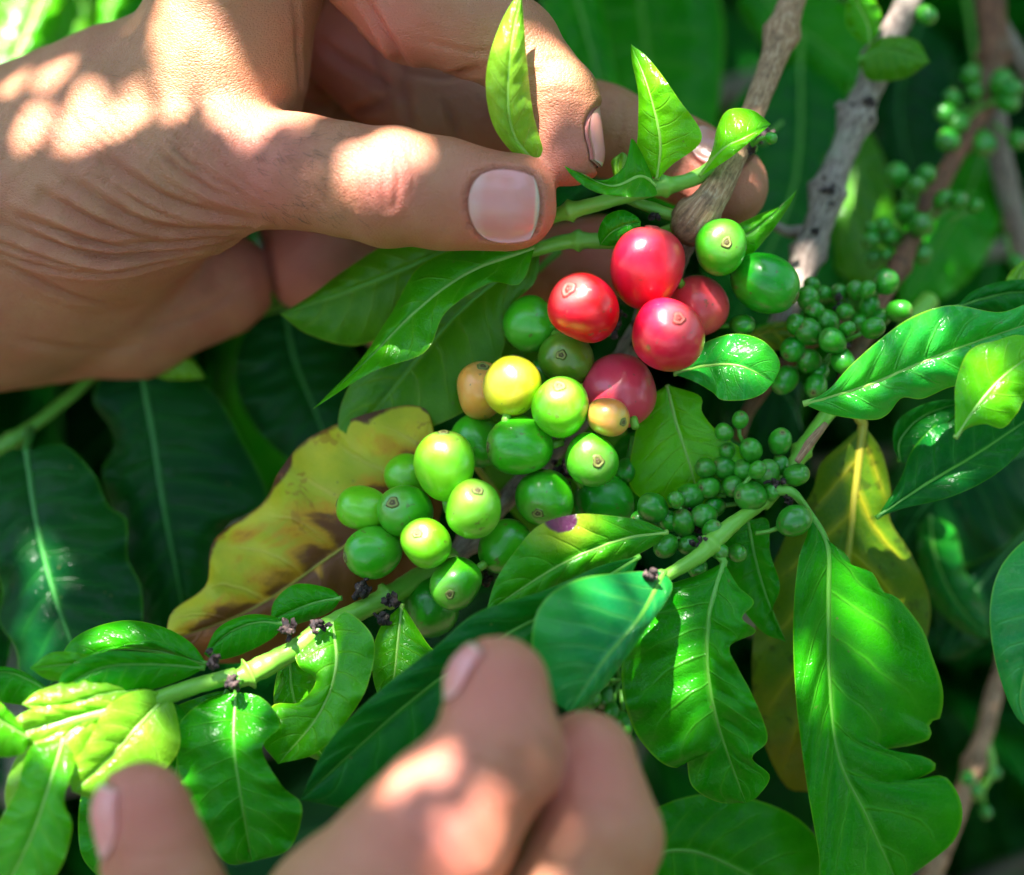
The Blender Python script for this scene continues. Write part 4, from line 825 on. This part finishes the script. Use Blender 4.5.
# ================================================================== generic shaded branches filling the shrub behind
def generic_leaf(base, dirv, nrm, ln, wd, droop, seed, nu=16, nv=4):
    rg = np.random.default_rng(seed); dirv = dirv / np.linalg.norm(dirv); side = np.cross(nrm, dirv); side /= np.linalg.norm(side); nn = np.cross(dirv, side)
    u = np.linspace(0, 1, nu); w = wd * .5 * np.sin(np.pi * u ** .85) ** .8 * (1 - .25 * u); w[-1] = .1
    mid = base + dirv * (u * ln)[:, None] - nn * (droop * ln * u ** 2)[:, None]; ph = rg.uniform(0, 6)
    rows = []; uv = []
    for j in range(-nv, nv + 1):
        s = j / nv
        rows.append(mid + side * (w * s)[:, None] + nn * (abs(s) * w * .28 + 1.6 * s * s * np.sin(u * 17 + ph + (2 if j > 0 else 0)) * np.sin(np.pi * u))[:, None]); uv.append(np.stack([u, np.full(nu, .5 + s / 2)], -1))
    G = np.stack(rows, 1); nw = 2 * nv + 1
    f = [[i * nw + j, i * nw + j + 1, (i + 1) * nw + j + 1, (i + 1) * nw + j] for i in range(nu - 1) for j in range(nw - 1)]
    return G.reshape(-1, 3), f, np.stack(uv, 1).reshape(-1, 2), mid
Wup = RM.T @ np.array([0, 0, 1.0])       # world up in view axes
def proto_branch(seed, label, mats):
    rg = np.random.default_rng(seed); r = empty('coffee_branch', np.zeros(3), label, 'branch', 'leafy branches in the shade')
    n = 9; T = np.linspace(0, 1, n)
    ax = np.array([1, .1, 0.]); P = np.stack([T * 300 - 150, 18 * np.sin(T * 3), 10 * np.cos(T * 4)], -1)
    v, f, uv = tube(P, np.linspace(4, 1.6, n), 8, .1); mk('stem', v, f, M['bark_grey'], r, uv)
    for i in range(1, n):
        for sgn in (-1, 1):
            dv = np.array([.45, 0, 0]) + sgn * np.array([0, .2, .85]) + rg.normal(size=3) * .25 - Wup * .45
            v, f, uv, ml = generic_leaf(P[i], dv, Wup + rg.normal(size=3) * .3 + np.array([0, 0, .5]), rg.uniform(90, 150), rg.uniform(40, 58), rg.uniform(.1, .5), seed * 50 + i * 2 + sgn)
            o = mk('leaf', v, f, M[mats[(i + (sgn > 0)) % len(mats)]], r, uv)
            tv, tf, tu = tube(ml + np.array([0, 0, .2]), np.linspace(1.0, .2, len(ml)), 6); q = mk('midrib', tv, tf, M['rib_dark'], r, tu); q.parent = o
    return r
def copy_tree(o, parent=None):
    c = o.copy(); COL.objects.link(c); c.parent = parent
    for ch in list(o.children): copy_tree(ch, c)
    return c
LBL = 'dark leafy coffee branch in the deep shade at the back of the shrub'
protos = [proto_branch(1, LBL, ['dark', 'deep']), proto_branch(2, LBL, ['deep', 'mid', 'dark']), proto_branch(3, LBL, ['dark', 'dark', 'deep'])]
from mathutils import Matrix, Vector
bpy.context.view_layer.update()
rg = np.random.default_rng(11)
spots = []
for (cx_, cy_, x0, x1, y0, y1, d0, d1) in [(4, 4, -60, 1090, 0, 900, 120, 170), (4, 4, -150, 1180, -60, 940, 190, 280), (5, 4, -250, 1280, -100, 1000, 320, 460)]:
    for a_ in range(cx_):
        for b_ in range(cy_):
            spots.append((x0 + (a_ + rg.uniform(.15, .85)) / cx_ * (x1 - x0), y0 + (b_ + rg.uniform(.15, .85)) / cy_ * (y1 - y0), rg.uniform(d0, d1)))
for i, (x, y, d) in enumerate(spots):
    o = protos[i] if i < 3 else copy_tree(protos[i % 3])
    o.location = W(V(x, y, d)); o.rotation_euler = (rg.uniform(-.5, .5), rg.uniform(-.5, .5), rg.uniform(0, 6.28)); s_ = rg.uniform(.75, 1.1); o.scale = (s_, s_, s_)
    bpy.context.view_layer.update()
    zs = max(((RM.T @ (np.array((c_.matrix_world @ Vector(b_)))[:3] - np.array([0, 0, HGT])))[2]) for c_ in o.children for b_ in c_.bound_box)
    lim = -.105
    if zs > lim: o.location = np.array(o.location) - RM[:, 2] * (zs - lim)

# main stems of the shrub, down to the soil
TR = empty('coffee_shrub_stem', np.zeros(3), 'upright woody main stem of the coffee shrub rising from the soil behind the leaves', 'shrub stem')
TR.location = (0.02, .95, 0); ORG[TR] = None
for k, (x, y) in enumerate([(0, 0), (.06, .04)]):
    n = 24; T = np.linspace(0, 1, n)[:, None]; P = np.hstack([x * 1000 + 25 * np.sin(T * 5 + k) + T * 60 * (1 - 2 * k), y * 1000 + T * 20, T * 2100])
    v, f, uv = tube(P, np.linspace(24, 11, n), 14, .06, seed=k)
    o = bpy.data.objects.new('trunk', mesh_from('trunk', v * MM, f, M['bark_grey'], uv)); COL.objects.link(o); o.parent = TR

# ground and fallen leaves
n = 90; gx = np.sign(np.linspace(-1, 1, n)) * np.abs(np.linspace(-1, 1, n)) ** 3 * 300
X, Y = np.meshgrid(gx, gx, indexing='ij'); rr = np.hypot(X, Y)
Z = (.02 * np.sin(X * 5) * np.cos(Y * 4.3) + .012 * np.sin(X * 13 + 1) * np.sin(Y * 11)) * np.exp(-rr / 6)
gv = np.stack([X, Y + .8, Z], -1).reshape(-1, 3); gf = [[i * n + j, (i + 1) * n + j, (i + 1) * n + j + 1, i * n + j + 1] for i in range(n - 1) for j in range(n - 1)]
g = bpy.data.objects.new('ground', mesh_from('ground', gv, gf, M['soil'])); COL.objects.link(g); g['kind'] = 'structure'
a = Acc(); rg = np.random.default_rng(4)
for i in range(700):
    ang = rg.uniform(0, 6.28); rad = 2.6 * math.sqrt(rg.uniform()); b = np.array([math.cos(ang) * rad * 1000, 900 + math.sin(ang) * rad * 1000, 34 + rg.uniform(0, 14)])
    q = rg.uniform(0, 6.28); v, f, uv, _ = generic_leaf(b, np.array([math.cos(q), math.sin(q), 0]), np.array([rg.normal() * .2, rg.normal() * .2, 1.]), rg.uniform(70, 130), rg.uniform(30, 50), -rg.uniform(0, .2), i, 8, 2)
    a.add(v, f, uv)
lt = bpy.data.objects.new('leaf_litter', mesh_from('leaf_litter', np.vstack(a.v) * MM, a.f, M['litter'], np.vstack(a.uv))); COL.objects.link(lt)
tag(lt, 'brown fallen leaves scattered on the shaded soil', 'leaf litter', kind='stuff')

# ================================================================== foliage above that shades the scene, with gaps letting sun through
GAPS = [(22, 112, 12, 2), (60, 100, 8, 4), (190, 68, 2, 8), (205, 88, 0, 12), (230, 108, -2, 13), (256, 124, -5, 10), (272, 140, -6, 4), (240, 150, -4, 3),
        (110, 140, 0, 2), (80, 148, 0, 4), (150, 146, 0, 3), (190, 148, 0, 4),
        (388, 166, -17, 4), (400, 156, -17, 0), (548, 58, -10, 4), (568, 70, -10, 4), (506, 34, -16, 8), (500, 55, -16, 5), (405, 764, -76, 0), (432, 744, -78, 0), (496, 790, -80, -1), (488, 822, -80, 0),
        (10, 715, -26, 13), (48, 712, -26, 13), (85, 708, -26, 13), (120, 705, -25, 12), (135, 722, -26, 9), (85, 770, -27, 8), (42, 575, 26, 4), (36, 640, 22, 4), (306, 634, -12, 5), (255, 668, -14, 7),
        (15, 30, 80, 30), (60, 20, 90, 20), (108, 10, 85, 12), (800, 275, 30, 3), (668, 70, -6, 2), (942, 512, 45, 3), (955, 560, 50, 3), (872, 12, 44, 5),
        (345, 285, 16, 4), (440, 285, 4, 3), (400, 335, 4, 3), (690, 425, 4, 4), (860, 365, -8, 5), (930, 345, -9, 4), (990, 375, -17, 4), (745, 352, -2, 3), (660, 610, -11, 3), (690, 690, -12, 2), (860, 610, 1, 4), (815, 690, 1, 2), (590, 535, -14, 3),
        (578, 290, -14, 3), (640, 245, -8, 3), (662, 315, -16, 2), (440, 440, -14, 1), (555, 390, -14, 1), (468, 495, -16, -2), (508, 372, -10, 3), (422, 530, -15, 2), (720, 238, -5, 2), (590, 450, -12, -1),
        (600, 600, -26, 3), (110, 635, -13, 3), (240, 730, -17, 2), (858, 200, 78, 5), (950, 240, 80, 5), (870, 480, 17, 1), (655, 90, -6, 2), (738, 120, -4, 2), (150, 440, 44, 3)]
GP = np.array([V(x, y, d) for (x, y, d, r) in GAPS]); GR = np.array([RP(r, d) + 1.3 for (x, y, d, r) in GAPS])
e1 = np.cross(SUN, [1, 0, 0.]); e1 /= np.linalg.norm(e1); e2 = np.cross(SUN, e1)
GQ = np.stack([GP @ e1, GP @ e2], -1)
CENTRE = V(512, 437, 60)
cq = np.array([CENTRE @ e1, CENTRE @ e2])
def blocks(ml, wd):
    t_ = np.linspace(0, 1, len(ml)); u_ = np.linspace(0, 1, 28); pr = np.stack([np.interp(u_, t_, ml @ e1), np.interp(u_, t_, ml @ e2)], -1)
    hw = .5 * wd * np.sin(np.pi * u_ ** .85) ** .8 * .92
    return (np.linalg.norm(pr[:, None] - GQ[None], axis=2) < GR[None] + hw[:, None]).any()
a = Acc(); rg = np.random.default_rng(21); kept = 0; tries = 0; MIDS = []
while kept < 330 and tries < 6000:
    tries += 1
    q = cq + rg.uniform(-1, 1, 2) * np.array([250, 290]); hgt = rg.uniform(680, 860)
    b = SUN * hgt + e1 * q[0] + e2 * q[1]
    th = rg.uniform(0, 6.28); dv = e1 * math.cos(th) + e2 * math.sin(th) + SUN * rg.uniform(-.5, .2)
    ln = rg.uniform(70, 125); wd = ln * rg.uniform(.36, .46)
    v, f, uv, ml = generic_leaf(b, dv, SUN + rg.normal(size=3) * .35, ln, wd, rg.uniform(0, .3), tries, 12, 3)
    if blocks(ml, wd): continue
    a.add(v, f, uv, int(rg.integers(0, 3))); kept += 1; MIDS.append(np.stack([ml @ e1, ml @ e2, .40 * wd * np.sin(np.pi * np.linspace(0, 1, len(ml)) ** .85) ** .8], -1))
# fill what is still open over the picture with smaller sprays of leaves
qx, qy = np.meshgrid(np.arange(-150, 151, 3.0), np.arange(-170, 171, 3.0)); QQ = np.stack([qx.ravel() + cq[0], qy.ravel() + cq[1]], -1)
AM = np.vstack(MIDS); cov = np.zeros(len(QQ), bool)
for st in range(0, len(AM), 500): cov |= (np.linalg.norm(QQ[:, None] - AM[None, st:st + 500, :2], axis=2) < AM[None, st:st + 500, 2]).any(1)
gapd = (np.linalg.norm(QQ[:, None] - GQ[None], axis=2) - GR[None]).min(1); nf = 0
for rnd, (lo_, hi_) in enumerate([(40, 70), (22, 40), (12, 24), (8, 14)]):
    for ii in rg.permutation(len(QQ)):
        if cov[ii] or gapd[ii] < .8: continue
        for tr in range(5):
            ln = rg.uniform(lo_, hi_); wd = ln * .46; th = rg.uniform(0, 6.28); dv = e1 * math.cos(th) + e2 * math.sin(th)
            b = SUN * rg.uniform(680, 760) + e1 * QQ[ii, 0] + e2 * QQ[ii, 1] - dv * ln * .5
            v, f, uv, ml = generic_leaf(b, dv, SUN + rg.normal(size=3) * .15, ln, wd, rg.uniform(0, .15), ii + tr, 9, 2)
            if blocks(ml, wd): continue
            mm = np.stack([ml @ e1, ml @ e2], -1); w_ = .40 * wd * np.sin(np.pi * np.linspace(0, 1, len(ml)) ** .85) ** .8
            cov |= (np.linalg.norm(QQ[:, None] - mm[None], axis=2) < w_[None]).any(1)
            a.add(v, f, uv, int(rg.integers(0, 3))); nf += 1; break
print('fill', nf, 'open', (~cov & (gapd > .8)).sum(), len(QQ))
for k in range(14):
    s0 = SUN * 780 + e1 * (cq[0] + rg.uniform(-220, 220)) + e2 * (cq[1] - 300); s1 = SUN * 780 + e1 * (cq[0] + rg.uniform(-220, 220)) + e2 * (cq[1] + 300)
    T = np.linspace(0, 1, 14)[:, None]
    if blocks(s0 * (1 - T) + s1 * T, 8): continue
    v, f, uv = tube(s0 * (1 - T) + s1 * T + SUN * (20 * np.sin(T * 6)), np.linspace(3.2, 1.5, 14), 8); a.add(v, f, uv, 3)
for i in range(620):
    b = np.array([rg.uniform(-330, 330), rg.uniform(165, 520), rg.uniform(-620, -35)])
    dv = rg.normal(size=3); v, f, uv, ml = generic_leaf(b, dv, Wup + rg.normal(size=3) * .5, rg.uniform(80, 130), rg.uniform(36, 54), rg.uniform(0, .4), i + 5, 9, 2)
    if (v[:, 1] < (500 - v[:, 2]) * .19 + 6).any(): continue
    if blocks(ml, 50): continue
    a.add(v, f, uv, int(rg.integers(0, 2)))
print('canopy leaves', kept, tries)
can = a.build('overhanging_foliage', [M['mid'], M['deep'], M['bright'], M['bark_grey']])
tag(can, 'leafy crown of the shrub overhead that dapples the sunlight', 'foliage', kind='stuff')

# neighbouring rows of coffee shrubs round the picking place, outside the picture
a = Acc(); rg = np.random.default_rng(8)
for i in range(5200):
    b = np.array([rg.uniform(-2600, 2600), rg.normal() * 170, 150 + 3300 * rg.uniform() ** .9])
    q = rg.uniform(0, 6.28); v, f, uv, _ = generic_leaf(b, np.array([math.cos(q), math.sin(q), -.5]), np.array([rg.normal() * .4, rg.normal() * .4, 1.]), rg.uniform(120, 190), rg.uniform(50, 80), rg.uniform(0, .4), i, 6, 1)
    a.add(v, f, uv, int(rg.integers(0, 3)))
rowm = mesh_from('shrub_row', np.vstack(a.v) * MM, a.f, [M['deep'], M['dark'], M['mid']], np.vstack(a.uv), a.m)
for (x, y, q) in [(0, -1.45, 0), (1.75, .3, 1.57), (-4.2, .3, 1.57), (0, 2.6, 0)]:
    o = bpy.data.objects.new('coffee_hedge', rowm); COL.objects.link(o); o.location = (x, y, 0); o.rotation_euler = (0, 0, q)
    tag(o, 'dense row of coffee shrubs around the picking place', 'hedge', 'coffee rows around the picking place', 'stuff')

# ================================================================== light, sky, camera
world = bpy.data.worlds.new('World'); scene.world = world; world.use_nodes = True
nt = world.node_tree; bg = nt.nodes['Background']; sky = nt.nodes.new('ShaderNodeTexSky'); sky.sky_type = 'NISHITA'; sky.sun_disc = False
sw = RM @ SUN; sky.sun_elevation = math.asin(sw[2]); sky.sun_rotation = math.atan2(sw[0], sw[1])
sky.altitude = 800; sky.dust_density = 1.0
wb = nt.nodes.new('ShaderNodeMix'); wb.data_type = 'RGBA'; wb.blend_type = 'MULTIPLY'; wb.inputs[0].default_value = 1; wb.inputs[7].default_value = (1, .95, .87, 1)
nt.links.new(sky.outputs[0], wb.inputs[6]); nt.links.new(wb.outputs[2], bg.inputs[0]); bg.inputs[1].default_value = .115
sl = bpy.data.lights.new('sun', 'SUN'); sl.energy = 4.5; sl.angle = math.radians(.53); sl.color = (1, .965, .90)
so = bpy.data.objects.new('sun', sl); COL.objects.link(so); so.rotation_euler = Vector(sw).to_track_quat('Z', 'Y').to_euler(); so.location = (0, 0, 3)
cam = bpy.data.cameras.new('camera'); co = bpy.data.objects.new('camera', cam); COL.objects.link(co); scene.camera = co
co.location = W((0, 0, D0)); co.rotation_euler = Matrix(RM.tolist()).to_euler()
cam.sensor_width = 36; cam.lens = 36 * D0 / (1024 * PX); cam.clip_start = .01; cam.clip_end = 2000
cam.dof.use_dof = True; cam.dof.focus_distance = (D0 - 5) * MM; cam.dof.aperture_fstop = 5.4
scene.view_settings.view_transform = 'Standard'; scene.view_settings.look = 'None'; scene.view_settings.gamma = 1
scene.view_settings.exposure = 2.9
scene.view_settings.use_curve_mapping = False
scene.cycles.max_bounces = 6; scene.cycles.diffuse_bounces = 3; scene.cycles.glossy_bounces = 2; scene.cycles.transmission_bounces = 3
scene.cycles.caustics_reflective = False; scene.cycles.caustics_refractive = False
